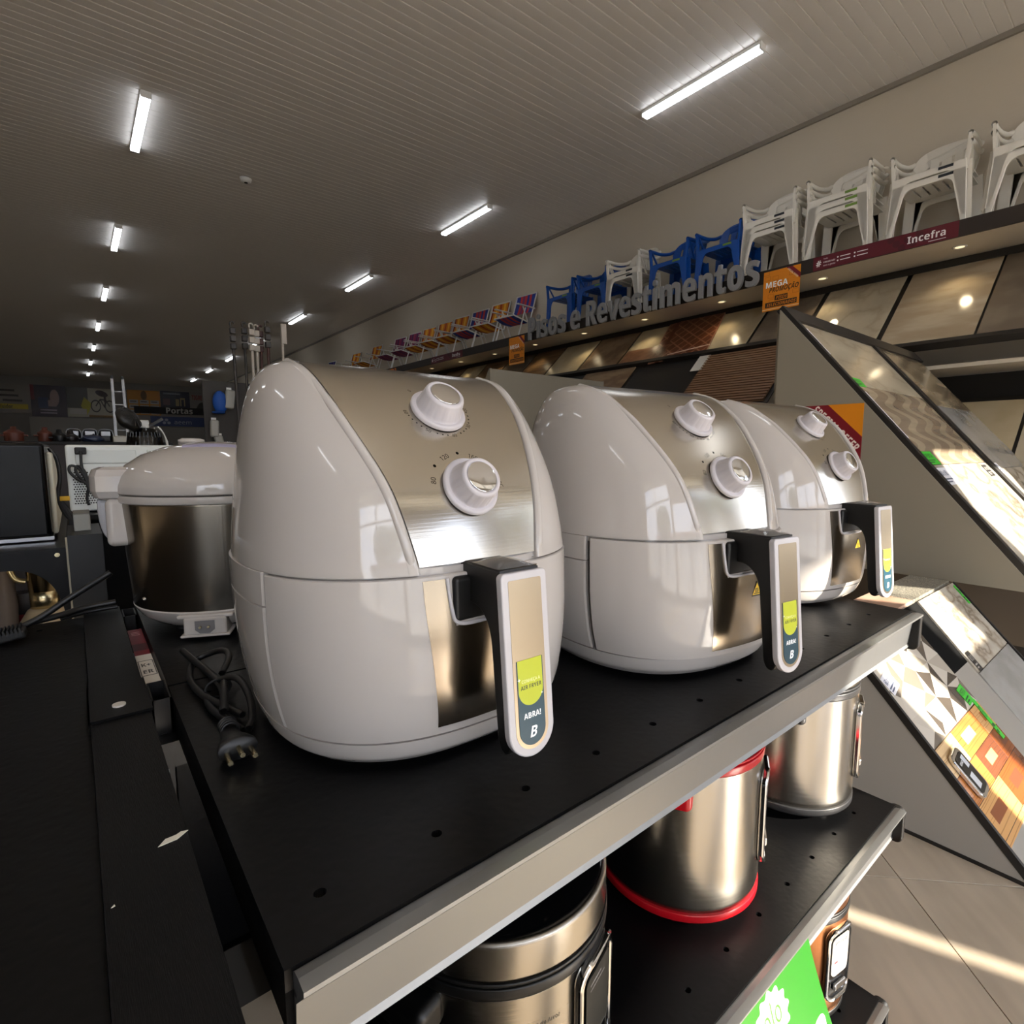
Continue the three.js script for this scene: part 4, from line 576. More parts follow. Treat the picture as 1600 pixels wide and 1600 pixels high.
// A sloped board: local x along the display, local y up the slope, local z out of it
function slope(parentName, label, pos, turn, angle) { const t = thing(parentName, label, 'tile display', pos, turn); return t; }
const tileGeo = (w, h, d = 0.01) => frontPrint(rbox(w - 0.003, h - 0.003, d, 0.0012, 0, 0, d / 2, 1), w, h);
function setTile(parent, mat, x0, x1, s0, s1, basis, name = 'tile', d = 0.01, lift = 0) { const w = x1 - x0, h = s1 - s0, m = part(name, tileGeo(w, h, d), mat, parent); basis(m, (x0 + x1) / 2, (s0 + s1) / 2, lift); return m; }

// near, lower display: a long prism, its sloped face towards the street
{
  const t = thing('tile_display', 'low sloped tile stand on the floor with triangle and wood block patterned tiles', 'tile display', [1.806, 0, -0.62]);
  const W = 1.2, top = EYE - 0.583, foot = 0.465, L = Math.hypot(top, foot), ang = Math.atan2(top, foot);
  const prism = poly([[0, 0.012], [-foot, 0.012], [-foot - 0.0, 0.02], [0, top], [0.155, top], [0.155, 0.012]]);   // seen along x: -z is to the right here
  part('cabinet', extrude(prism, W - 0.02).rotateY(Math.PI / 2).translate(0.01, 0, 0), std(0x9c968b, 0.7), t);
  for (const s of [0, 1]) part('side_panel', extrude(prism, 0.012).rotateY(Math.PI / 2).translate(s ? W - 0.012 : 0, 0, 0), std(0xa39d92, 0.6), t);
  part('edge_strip', [beam([0.004, 0.004, foot + 0.012], [0.004, top + 0.002, 0.004], 0.02, 0.012, [1, 0, 0]), beam([W - 0.004, 0.004, foot + 0.012], [W - 0.004, top + 0.002, 0.004], 0.02, 0.012, [1, 0, 0]), span(0, W, 0.0, 0.012, -0.155, foot)], M.darkTrim, t);
  const basis = (m, x, s, lift) => { m.position.set(x, s * Math.sin(ang), foot - s * Math.cos(ang)); m.rotation.x = -(Math.PI / 2 - ang); m.translateZ(0.002 + lift); };
  setTile(t, phys(0x0a0a0a, 0.85, { specularIntensity: 0.25 }), 0.012, W - 0.012, 0.015, L, basis, 'backing_board', 0.006, -0.003);
  const c1 = [0.016, 0.51], c2 = [0.7, W - 0.012];
  setTile(t, T.woodBlocks, ...c1, 0.025, 0.346, basis); setTile(t, T.triangles, ...c1, 0.346, L - 0.001, basis);
  setTile(t, T.grey, ...c2, 0.025, 0.395, basis); setTile(t, T.marble, ...c2, 0.395, L - 0.001, basis);
  const topT = (mat, x0, x1) => { const m = part('top_tile', tileGeo(x1 - x0, 0.15), mat, t); m.position.set((x0 + x1) / 2, top, -0.0775); m.rotation.x = -Math.PI / 2; };
  topT(T.pink, 0.01, 0.69); topT(T.granite, 0.69, W - 0.005);
  const st = (tex, x, s, w, h, turn, lab) => { const m = part('price_tag', frontPrint(box(w, h, 0.0012), w, h), std(0xffffff, 0.4, 0, { map: tex }), t, lab); basis(m, x, s, 0.0115); m.rotateZ(turn); };
  st(greenTag, 0.455, 0.383, 0.057, 0.057, 0.1, 'bright green tag'); st(greenTag, 0.48, 0.293, 0.025, 0.13, 0, 'bright green tag'); st(darkTag, 0.735, 0.432, 0.04, 0.073, 0, 'dark tag'); st(whiteTag, 0.06, 0.54, 0.073, 0.057, 0.2, 'white tag'); st(greenTag, W - 0.035, L - 0.06, 0.02, 0.09, 0, 'green tag');
  const h = part('price_holder', extrude(roundRect(0.082, 0.122, 0.02), 0.012, 0.003), M.chrome, t, 'chrome framed price holder'); basis(h, 0.09, 0.257, 0.012); h.rotateZ(0.12);
  const lb = part('price_card', frontPrint(extrude(roundRect(0.061, 0.098, 0.01), 0.002), 0.061, 0.098), std(0xffffff, 0.2, 0, { map: print(96, 160, (x, w, hh) => { x.fillStyle = '#17181a'; x.fillRect(0, 0, w, hh); x.fillStyle = '#cfd2d6'; x.fillRect(10, 80, 44, 60); x.fillRect(52, 14, 34, 50); x.fillStyle = '#e8e8e8'; x.font = 'bold 18px sans-serif'; x.fillText('60X60', 8, 36, 40); }) }), h); lb.position.set(0, 0, 0.0115);
}
// tall display behind it
{
  const x0 = 3.05, x1 = 5.3, t = thing('tile_display', 'tall sloped tile stand with beige side panel and large framed tiles', 'tile display', [x0, 0, -1.467]);
  const W = x1 - x0, top = EYE + 0.762, bot = EYE - 0.585, run = (top - bot) / 1.187, L = Math.hypot(top - bot, run), ang = Math.atan2(top - bot, run);
  const prof = poly([[0, bot], [-run, bot], [-0.006, top], [0, top]]);
  for (const s of [0, 1]) part('side_panel', extrude(prof, 0.02, 0.002).rotateY(Math.PI / 2).translate(s ? W - 0.02 : 0, 0, 0), M.panelCream, t, 'plain beige panel');
  part('back_board', span(0.02, W - 0.02, bot, top - 0.01, -0.018, -0.002), M.panelCream, t);
  part('plinth', [span(0.68, W, EYE - 1.0, bot, 0.0, run - 0.06)], std(0x564c40, 0.6), t, 'dark brown plinth'); part('kick_board', span(0.72, W, 0, EYE - 1.0, 0.02, run - 0.1), std(0x0a0a0a, 0.5), t);
  const basis = (m, x, s, lift) => { m.position.set(x, bot + s * Math.sin(ang), run - s * Math.cos(ang)); m.rotation.x = -(Math.PI / 2 - ang); m.translateZ(0.002 + lift); };
  setTile(t, M.darkTrim, 0.0, W, 0.0, L + 0.01, basis, 'backing_board', 0.02, -0.018);
  const trim = (a, b, c, d) => setTile(t, M.darkTrim, a, b, c, d, basis, 'frame_bar', 0.022, 0.001);
  trim(0, 0.045, 0, L + 0.01); trim(0.02, W, L - 0.1, L + 0.012); trim(1.16, 1.25, 0, L - 0.1);
  const A = [0.05, 1.157], B = [1.253, W - 0.01], e = L - 0.09, rows = [e, e - 0.48, e - 1.0, 0.02];
  setTile(t, T.cream, ...A, rows[1], rows[0], basis); setTile(t, T.waves, ...A, rows[2], rows[1], basis); setTile(t, T.marble, ...A, rows[3], rows[2], basis);
  setTile(t, T.stoneDark, ...B, e - 0.53, e, basis); setTile(t, T.grey, ...B, 0.62, e - 0.53, basis); setTile(t, T.marble, ...B, 0.02, 0.62, basis);
  const st = (tex, x, s, w, h, lab) => { const m = part('price_tag', frontPrint(box(w, h, 0.0012), w, h), std(0xffffff, 0.4, 0, { map: tex }), t, lab); basis(m, x, s, 0.0115); };
  st(greenTag, 0.14, e - 0.455, 0.12, 0.06, 'bright green tag'); st(whiteTag, 0.09, e - 0.68, 0.045, 0.31, 'long white tag'); st(whiteTag, 0.09, e - 0.15, 0.045, 0.2, 'long white tag'); st(greenTag, 0.165, e - 0.96, 0.15, 0.08, 'bright green tag'); st(whiteTag, 0.165, e - 1.07, 0.16, 0.1, 'white tag'); st(darkTag, 1.03, e - 1.06, 0.1, 0.08, 'dark tag'); st(whiteTag, 1.33, e - 1.05, 0.12, 0.08, 'white tag');
  const pr = print(256, 344, (x, w, h) => { x.fillStyle = '#e08a12'; x.fillRect(0, 0, w, h); x.strokeStyle = '#b9660c'; x.lineWidth = 3; for (let k = 0; k < 10; k++) x.strokeRect((k * 67) % 230, 40 + (k * 53) % 290, 50, 30); x.fillStyle = '#7a0f1e'; x.beginPath(); x.moveTo(73, 0); x.lineTo(159, 0); x.lineTo(256, 97); x.lineTo(256, 183); x.fill(); x.save(); x.translate(128, 12); x.rotate(0.785); x.fillStyle = '#f2e6dc'; x.font = 'bold 34px sans-serif'; x.fillText('SPECIAL OFFER', -8, 14, 178); x.restore(); x.fillStyle = '#1a1a1a'; x.beginPath(); x.arc(232, 236, 30, 0, 7); x.fill(); x.fillStyle = '#eee'; x.beginPath(); x.arc(232, 236, 20, 0, 7); x.fill(); });
  wallSign('offer_poster', -1.46, -1.025, EYE - 0.349, EYE + 0.236, x0 - 0.002, 0.002, pr, 'orange poster with a dark red diagonal ribbon behind the farthest air fryer', 'poster');
}
// another stand farther back, its plain back towards the street
{
  const t = thing('tile_display', 'plain cream back of another tile stand seen between the first two air fryers', 'tile display', [3.34, 0, -4.5]), top = EYE + 0.833, W = 1.7;
  const prof = poly([[0, 0], [1.35, 0], [1.35, 0.1], [0.02, top], [0, top]]);
  for (const s of [0, 1]) part('side_panel', extrude(prof, 0.018, 0.002).rotateY(Math.PI / 2).translate(s ? W - 0.018 : 0, 0, 0), M.panelCream, t);
  part('back_board', [rspan(0.003, 0.018, W - 0.018, 0, top - 0.004, -0.018, 0)], M.panelCream, t);
  part('sloped_board', extrude(poly([[1.33, 0.115], [1.34, 0.125], [0.035, top - 0.012], [0.025, top - 0.02]]), W - 0.04).rotateY(Math.PI / 2).translate(0.02, 0, 0), M.darkTrim, t);
}
// leaning tile racks under the ledge
{
  const t = thing('wall_tile_rack', 'black framed rack of leaning sample tiles under the ledge on the right wall', 'tile rack', [6.22, EYE + 1.645, 0]);
  const k = 0.95, ang = Math.atan(k), ux = -Math.cos(ang), uy = -Math.sin(ang);      // down the board
  const onBoard = (m, z, s, lift) => { const nx = -Math.sin(ang), ny = Math.cos(ang); m.position.set(ux * s + nx * lift, uy * s + ny * lift, z); m.quaternion.setFromRotationMatrix(new THREE.Matrix4().makeBasis(new THREE.Vector3(0, 0, 1), new THREE.Vector3(-ux, -uy, 0), new THREE.Vector3(nx, ny, 0))); };
  const piece = (name, mat, z0, z1, s0, s1, d = 0.01, lift = 0) => { const m = part(name, tileGeo(z1 - z0, s1 - s0, d), mat, t); onBoard(m, (z0 + z1) / 2, (s0 + s1) / 2, lift); return m; };
  const LR = 1.17, LLt = 0.80;
  piece('board', M.darkTrim, -2.5, 1.6, -0.02, LR + 0.05, 0.012, -0.016); piece('board', M.darkTrim, -14, -2.5, -0.02, LLt + 0.03, 0.012, -0.016);
  const zs = [1.6, 0.92, 0.24, -0.44, -1.105, -1.785, -2.47], cols = [T.travertine, T.cream, T.beige, T.taupe, T.travertine, T.cream];
  for (let i = 0; i < 6; i++) { piece('tile', cols[i], zs[i + 1] + (i === 4 ? 0.035 : 0.008), zs[i] - 0.008, 0.03, LR, 0.01); }
  const zl = [-2.5, -3.07, -3.72, -4.2, -4.85, -5.58, -6.3, -7, -7.7, -8.4, -9.1, -9.8, -10.5, -11.2], cl = [T.taupe, T.beige, T.taupe, T.beige, T.rust, T.beige, T.wood, T.taupe, T.wood, T.beige, T.rust, T.wood, T.taupe];
  for (let i = 0; i < 13; i++) piece('tile', cl[i], zl[i + 1] + 0.025, zl[i] - 0.01, 0.04, LLt, 0.01);
  piece('bottom_rail', M.darkTrim, -2.5, 1.6, LR, LR + 0.05, 0.06, -0.01); piece('bottom_rail', M.darkTrim, -14, -2.46, LLt, LLt + 0.06, 0.06, -0.01);
  part('top_bar', span(-0.05, 0.0, -0.02, 0.04, -14, 1.6), M.darkTrim, t);
  part('soffit_strip', span(-0.84, -0.3, -1.0, -0.97, -2.5, 1.6), M.soffit, t); part('recess_panel', [span(-0.13, -0.1, -1.35, -0.99, -2.5, 1.6), span(-0.36, -0.1, -1.37, -1.34, -2.5, 1.6)], M.darkTrim, t);
  // lower tier
  const low = (name, mat, z0, z1, s0, s1, d = 0.01, lift = 0) => { const m = piece(name, mat, z0, z1, s0, s1, d, lift); m.position.x += 0.62; m.position.y -= 0.18; return m; };
  for (let i = 0; i < 5; i++) low('tile', [T.beige, T.travertine, T.cream, T.beige, T.taupe][i], 1.6 - 0.8 * (i + 1) + 0.01, 1.6 - 0.8 * i - 0.01, 1.56, 2.5, 0.01, 0);
  low('board', M.darkTrim, -2.5, 1.6, 1.5, 2.55, 0.012, -0.016);
  // farther module below the rail
  piece('board', M.darkTrim, -4.4, -2.46, LLt + 0.06, 1.75, 0.012, -0.02); piece('board', M.darkTrim, -14, -4.4, LLt + 0.06, 1.36, 0.012, -0.02);
  { const n = 21, w = 0.85 / n, pr = []; for (let i = 0; i < n; i++) { const a = -0.425 + i * w; pr.push([a, 0.004], [a + w * 0.22, 0.004], [a + w * 0.3, 0.016], [a + w * 0.92, 0.016]); } pr.push([0.425, 0.004], [0.425, 0], [-0.425, 0]);
    const m = part('ridged_tile', extrude(poly(pr), 0.94).applyMatrix4(new THREE.Matrix4().makeBasis(new THREE.Vector3(0, 1, 0), new THREE.Vector3(0, 0, 1), new THREE.Vector3(1, 0, 0))), std(0x7d5f46, 0.4), t, 'brown tile with fine ridges'); onBoard(m, -3.44, (0.87 + 1.72) / 2, 0); }
  piece('paper_card', std(0xd9d6cc, 0.6), -3.56, -3.42, 0.86, 1.13, 0.003, 0.012); piece('tile', T.rust, -5.3, -4.45, 0.87, 1.3, 0.012, 0);
  const lat = dataTex(192, 192, (u, v) => { const e = Math.min(u, v, 1 - u, 1 - v); if (v < 0.14 && v > 0.11 && u > 0.3) return [210, 180, 160]; const a = Math.abs(((u + v) * 5) % 1 - 0.5), b = Math.abs(((u - v + 2) * 5) % 1 - 0.5), n = 0.9 + 0.2 * fbm(u * 12, v * 12, 12, 8, 3); if (u < 0.2 && u > 0.13) return [96 * n, 44 * n, 22 * n]; return e < 0.02 || Math.min(a, b) < 0.08 ? [150 * n, 104 * n, 78 * n] : [104 * n, 56 * n, 32 * n]; });
  const m1 = piece('loose_tile', gloss(lat, 0.35), -4.32, -3.56, 0.0, 0.84, 0.014, 0.02); m1.rotateZ(0.14); m1.position.z += 0.0; m1.userData.label = 'brown lattice patterned tile leaning in front';
  const m2b = piece('loose_tile', gloss(clouds([122, 86, 62], [152, 112, 84], 6, 4, 80), 0.35), -4.78, -4.1, 0.52, 0.83, 0.014, 0.02); m2b.userData.label = 'brown tile lying in front of the rack';
}

// ---------- the back of the shop ----------
{
  const t = thing('display_gondola', 'black steel gondola with an arched end panel carrying the black oven housing', 'shelving', [-0.3, 0, -1.4]), X = (a, b, c, d, e, f) => span(a + 0.3, b + 0.3, EYE + c, EYE + d, e + 1.4, f + 1.4);
  const s = poly([[-0.32, 0.2], [0.28, 0.2], [0.28, EYE - 0.157], [-0.32, EYE - 0.157]]), h = new THREE.Path(); h.moveTo(-0.2, EYE - 0.5); h.lineTo(0.272, EYE - 0.5); h.lineTo(0.272, EYE - 0.262); h.bezierCurveTo(0.266, EYE - 0.215, 0.245, EYE - 0.187, 0.205, EYE - 0.187); h.bezierCurveTo(0.1, EYE - 0.187, -0.2, EYE - 0.19, -0.2, EYE - 0.3); h.closePath(); s.holes.push(h);
  const e = part('end_panel', extrude(s, 0.004, 0, 20).translate(0, 0, 0.25), M.blackPaint, t, 'black sheet with an arched opening'); part('screw', cyl(0.0035, 0.0035, 0.002, 0, 0, 0, 12).rotateX(Math.PI / 2).translate(0.269, EYE - 0.168, 0.255), M.brass, e);
  part('shelf_plate', X(-0.62, -0.02, -0.166, -0.157, -1.75, -1.15), M.blackPaint, t); part('shelf_plate', X(-0.62, -0.02, -0.445, -0.43, -1.95, -1.2), M.blackPaint, t);
  part('post', [X(-0.017, 0.03, -EYE, -0.139, -1.32, -1.15)], M.blackPlastic, t); part('post_edge', X(-0.0195, -0.017, -EYE, -0.141, -1.152, -1.148), std(0x9c947f, 0.5), t, 'thin pale edge strip');
  part('back_panel', X(-0.62, -0.02, -1.05, -0.17, -1.96, -1.95), std(0x3a3638, 0.7), t); part('base_plinth', X(-0.62, 0.03, -EYE, -1.0, -1.95, -1.15), M.blackPaint, t);
  const w = [[0, -1.2, -0.43]]; for (const [x, a, b] of w) part('leg', [X(-0.62, -0.6, -EYE, -0.157, -1.9, -1.86), X(-0.62, -0.6, -EYE, -0.157, -1.2, -1.16), X(-0.045, -0.022, -EYE, -0.157, -1.94, -1.9)], M.blackPlastic, t);
}
{
  const t = thing('toaster_oven', 'glossy black oven housing with cream side at the left photo edge', 'oven', [-0.26, EYE - 0.157, -1.45]);
  part('housing', rspan(0.008, -0.32, 0.2225, 0.006, 0.172, -0.2, 0.21), M.ovenBlack, t); part('side_cover', rspan(0.01, 0.2225, 0.231, 0.008, 0.155, -0.19, 0.17), std(0xd8d4bf, 0.5), t, 'cream side'); part('base_lip', span(-0.32, 0.225, 0.003, 0.009, -0.2, 0.213), M.chrome, t);
  for (const [x, z] of [[-0.28, 0.15], [0.19, 0.15], [-0.28, -0.15], [0.19, -0.15]]) part('foot', cyl(0.012, 0.012, 0.006, x, 0, z, 14), M.rubber, t);
  const q = (x, y) => [x + 0.26, y + 0.157, 0.1], cd = part('cord', [tube([q(-0.034, 0.006), q(-0.025, -0.012), q(-0.022, -0.05), q(-0.027, -0.085), q(-0.02, -0.118), q(-0.008, -0.14), q(-0.012, -0.153)], 0.0035), tube([q(-0.027, -0.085), q(-0.016, -0.11), q(-0.004, -0.135), q(-0.003, -0.15)], 0.0035), tube([q(-0.024, -0.1), q(-0.012, -0.13), q(-0.014, -0.15)], 0.004)], M.cord, t);
  part('cord_tag', rbox(0.015, 0.009, 0.002, 0.001, -0.0175 + 0.26, -0.09 + 0.157, 0.106), std(0xd8a812, 0.5), cd, 'yellow tag');
}
{ // jug and bottle behind the arch
  const t = thing('blender', 'cream based blender with golden glinting jug behind the arched opening', 'blender', [-0.072, EYE - 0.43, -1.6]);
  part('base', lathe([[0, 0], [0.05, 0], [0.052, 0.01], [0.046, 0.05], [0.032, 0.075], [0.025, 0.08], [0, 0.08]], 40), std(0xc2ab88, 0.4), t); part('collar', lathe([[0, 0.08], [0.026, 0.08], [0.026, 0.12], [0, 0.12]], 32), M.brass, t); part('jug', lathe([[0, 0.118], [0.0265, 0.118], [0.031, 0.2], [0.036, 0.262], [0.033, 0.262], [0.024, 0.125]], 40), std(0xcdb68a, 0.18, 1), t);
  part('handle', tube([[-0.03, 0.235, 0.004], [-0.052, 0.232, 0.004], [-0.056, 0.19, 0.004], [-0.045, 0.15, 0.004], [-0.029, 0.142, 0.004]], 0.006, 30, 10), std(0xc9b784, 0.2, 0.6), t);
  const b = thing('bottle', 'clear ribbed plastic bottle at the left edge behind the arched opening', 'bottle', [-0.155, EYE - 0.43, -1.62]); part('body', lathe([[0, 0], [0.035, 0], [0.038, 0.01], [0.036, 0.05], [0.038, 0.09], [0.035, 0.13], [0.037, 0.17], [0.03, 0.22], [0.014, 0.25], [0.013, 0.262], [0, 0.262]], 24), std(0x7a6d62, 0.12, 0, { }), b); part('cap', cyl(0.015, 0.015, 0.018, 0, 0.262, 0, 16), M.red, b);
  const r = thing('carton', 'small dark red and black carton behind the arched opening', 'box', [-0.112, EYE - 0.43, -1.7]); part('body', rspan(0.002, -0.016, 0.02, 0, 0.1, -0.02, 0.02), std(0x1a1416, 0.3), r); part('band', span(-0.0165, 0.0205, 0.01, 0.05, -0.0205, 0.0205), std(0x8a1820, 0.4), r);
}
{ // loose cable with a ribbed strip across the left shelf
  const t = thing('cable', 'black double cable with a ribbed end lying across the left shelf', 'cable', [-0.05, Y1 - 0.01, -1.0]), q = (x, y, z) => [x + 0.05, y + 0.26, z + 1.0];
  part('cable', [tube([q(-0.1, -0.252, -0.985), q(-0.054, -0.236, -1.0), q(-0.017, -0.213, -1.005), q(0.032, -0.182, -1.0)], 0.0045), tube([q(-0.06, -0.24, -1.0), q(-0.03, -0.238, -1.01), q(-0.005, -0.235, -1.02), q(0.036, -0.232, -1.02)], 0.0045), tube([q(-0.03, -0.2445, -1.012), q(0.0, -0.2425, -1.025), q(0.038, -0.241, -1.025)], 0.003)], M.cord, t);
  const p = []; for (let k = 0; k < 9; k++) p.push(box(0.002, 0.012, 0.03).translate(k * 0.004, 0.004, 0)); part('ribbed_end', [rbox(0.05, 0.012, 0.028, 0.004, 0.012, 0, 0), ...p].map((g) => g.rotateZ(0.15).translate(-0.052, 0.0105, 0.028)), M.rubber, t);
}
{ // second gondola with the white microwave
  const t = thing('display_gondola', 'low dark gondola carrying the white microwave behind the rice cooker', 'shelving', [0.3, 0, -2.4]); part('shelf_plate', span(-0.36, 0.4, EYE - 0.21, EYE - 0.195, -0.35, 0.3), M.blackPaint, t); part('side_panel', [span(-0.36, -0.34, 0, EYE - 0.21, -0.35, 0.3), span(0.38, 0.4, 0, EYE - 0.21, -0.35, 0.3)], M.blackPaint, t); part('back_panel', span(-0.34, 0.38, 0.1, EYE - 0.21, -0.35, -0.33), M.blackPaint, t);
  const c = thing('carton', 'small pale grey carton left of the rice cooker under the microwave', 'box', [0.004, EYE - 0.139, -1.235]); part('body', rspan(0.002, -0.011, 0.0125, 0, 0.03, -0.04, 0.03), std(0x8d8d88, 0.6), c); part('flap', span(-0.011, 0.0125, 0.0302, 0.0312, -0.04, 0.03), std(0x6f6f6b, 0.7), c);
  const m = thing('microwave', 'white microwave seen from behind with vent grilles and black cord', 'microwave', [0.225, EYE - 0.195, -2.4]);
  part('housing', rspan(0.008, -0.243, 0.24, 0.004, 0.215, -0.17, 0.2), std(0xd9dedb, 0.4), m); part('rear_cover', [rspan(0.004, -0.22, -0.06, 0.155, 0.2, 0.196, 0.204), rspan(0.004, -0.03, 0.2, 0.19, 0.2, 0.196, 0.203)], std(0xcfd5d2, 0.4), m); part('dome', new THREE.SphereGeometry(0.08, 24, 16, 0, 7, 0, Math.PI / 2).rotateX(Math.PI / 2).scale(1, 0.8, 0.5).translate(0.06, 0.14, 0.198), std(0xd9dedb, 0.4), m);
  const hs = []; for (let i = 0; i < 22; i++) for (let j = 0; j < 14; j++) { const x = -0.228 + i * 0.0065 + (j % 2) * 0.003, y = 0.03 + j * 0.0075; if (Math.hypot(x + 0.14, y - 0.05) < 0.02 || (x > -0.19 && x < -0.1 && y > 0.1)) continue; hs.push(cyl(0.0023, 0.0023, 0.002, 0, 0, 0, 6).rotateX(Math.PI / 2).translate(x, y, 0.199)); } part('vent_holes', hs, M.hole, m).userData.kind = 'stuff';
  part('socket_block', rbox(0.03, 0.022, 0.02, 0.004, -0.205, 0.196, 0.208), M.rubber, m);
  const q = (x, y) => [x - 0.225, y + 0.195, 0.222]; part('cord', [tube([q(0.02, -0.0), q(0.02, -0.05), q(0.03, -0.1), q(0.034, -0.13)], 0.004), tube([q(0.034, -0.1), q(0.01, -0.09), q(-0.012, -0.06), q(-0.008, -0.045), q(0.008, -0.05), q(0.026, -0.085), q(0.032, -0.12)], 0.004, 50), tube([q(0.034, -0.11), q(0.018, -0.09), q(0.004, -0.06), q(0.01, -0.045), q(0.024, -0.06), q(0.032, -0.11), q(0.026, -0.15), q(0.03, -0.17)], 0.004, 50)], M.cord, m);
  const w = thing('carton', 'white lidded box behind the rice cooker lid, right of the fan', 'box', [0.5, EYE - 0.195, -2.55]); part('body', rspan(0.01, -0.03, 0.19, 0, 0.215, -0.1, 0.1), M.white, w); part('lid', rspan(0.006, -0.035, 0.195, 0.215, 0.23, -0.105, 0.105), std(0xbfcad0, 0.4), w);
}
{ // long low rows of goods farther back
  const t = thing('display_gondola', 'long dark gondola far back on the left carrying pots and small appliances', 'shelving', [0, 0, -5]); part('shelf_plate', span(-1.6, 0.62, EYE + 0.05, EYE + 0.068, -1.6, 0), M.blackPaint, t); part('side_panel', span(-1.6, -1.55, 0, EYE + 0.05, -1.6, 0), M.blackPaint, t); part('side_panel', span(0.57, 0.62, 0, EYE + 0.05, -1.6, 0), M.blackPaint, t); part('front_panel', span(-1.55, 0.57, 0, EYE + 0.05, -0.05, -0.03), std(0x241c1d, 0.6), t);
  const y = EYE + 0.068, clay = std(0x5a2a1a, 0.5);
  const pot = (x, z, r, h, m, label) => { const p = thing('cooking_pot', label, 'pot', [x, y, z]); part('body', lathe([[0, 0], [r * 0.85, 0], [r, 0.02], [r, h], [r * 0.93, h], [r * 0.93, 0.02]], 28), m, p); part('lid', lathe([[r * 1.02, h], [r * 1.02, h + 0.01], [r * 0.5, h + 0.03], [0.02, h + 0.035], [0.018, h + 0.055], [0, h + 0.058]], 28), m, p); for (const s of [-1, 1]) part('handle', rbox(0.03, 0.015, 0.05, 0.006, s * (r + 0.01), h * 0.8, 0), m, p); };
  pot(-0.36, -6, 0.062, 0.075, clay, 'reddish brown clay pot, the left one of two far back'); pot(-0.168, -6, 0.048, 0.075, clay, 'taller reddish brown clay pot, the right one of two far back'); pot(-0.075, -5.9, 0.045, 0.055, M.blackPlastic, 'black pot beside the brown clay pots'); pot(0.0, -6.05, 0.05, 0.05, std(0x201a1a, 0.3), 'dark lidded pot just left of the rimmed appliances');
  const ap = (x, label) => { const p = thing('sandwich_maker', label, 'appliance', [x, y, -6.3]); part('body', rspan(0.03, -0.05, 0.05, 0, 0.125, -0.05, 0.05), std(0x1c1d20, 0.3), p); part('rim', tube([[-0.052, 0.01, 0.052], [-0.052, 0.1, 0.052], [-0.035, 0.125, 0.052], [0.035, 0.125, 0.052], [0.052, 0.1, 0.052], [0.052, 0.01, 0.052]], 0.005, 40, 8), std(0x8a8d90, 0.3, 0.8), p); part('plate', rspan(0.01, -0.035, 0.035, 0.07, 0.112, 0.048, 0.054), std(0xb8bcc0, 0.3, 0.6), p); };
  ap(0.02, 'left one of three dark appliances with bright rims far back'); ap(0.135, 'middle one of three dark appliances with bright rims far back'); ap(0.25, 'right one of three dark appliances with bright rims far back');
  const bag = thing('bag', 'crumpled dark blue plastic bag among the far pots', 'bag', [0.14, y, -5.85]); { const g = new THREE.SphereGeometry(0.06, 20, 14), p = g.attributes.position; for (let i = 0; i < p.count; i++) { const k = 1 + 0.35 * (vnoise(p.getX(i) * 60 + 9, p.getY(i) * 60 + p.getZ(i) * 40 + 9, 64, 4) - 0.5); p.setXYZ(i, p.getX(i) * 1.3 * k, Math.max(-0.036, p.getY(i) * 0.6 * k), p.getZ(i) * k); } g.computeVertexNormals(); part('bag_body', g.translate(0, 0.036, 0), std(0x26324a, 0.3), bag); part('knot', cyl(0.012, 0.005, 0.02, 0.01, 0.06, 0, 10), std(0x26324a, 0.3), bag); }
  for (const [x, w, h, l] of [[0.32, 0.1, 0.05, 'low white carton on the far shelf left of the fan'], [0.42, 0.09, 0.07, 'taller white carton on the far shelf beside the fan']]) { const b = thing('carton', l, 'box', [x, y, -5.6]); part('body', rspan(0.004, -w / 2, w / 2, 0, h, -0.05, 0.05), std(0xcfccc0, 0.6), b); part('lid', rspan(0.003, -w / 2 - 0.003, w / 2 + 0.003, h, h + 0.008, -0.053, 0.053), std(0xc2bfb2, 0.6), b); }
}
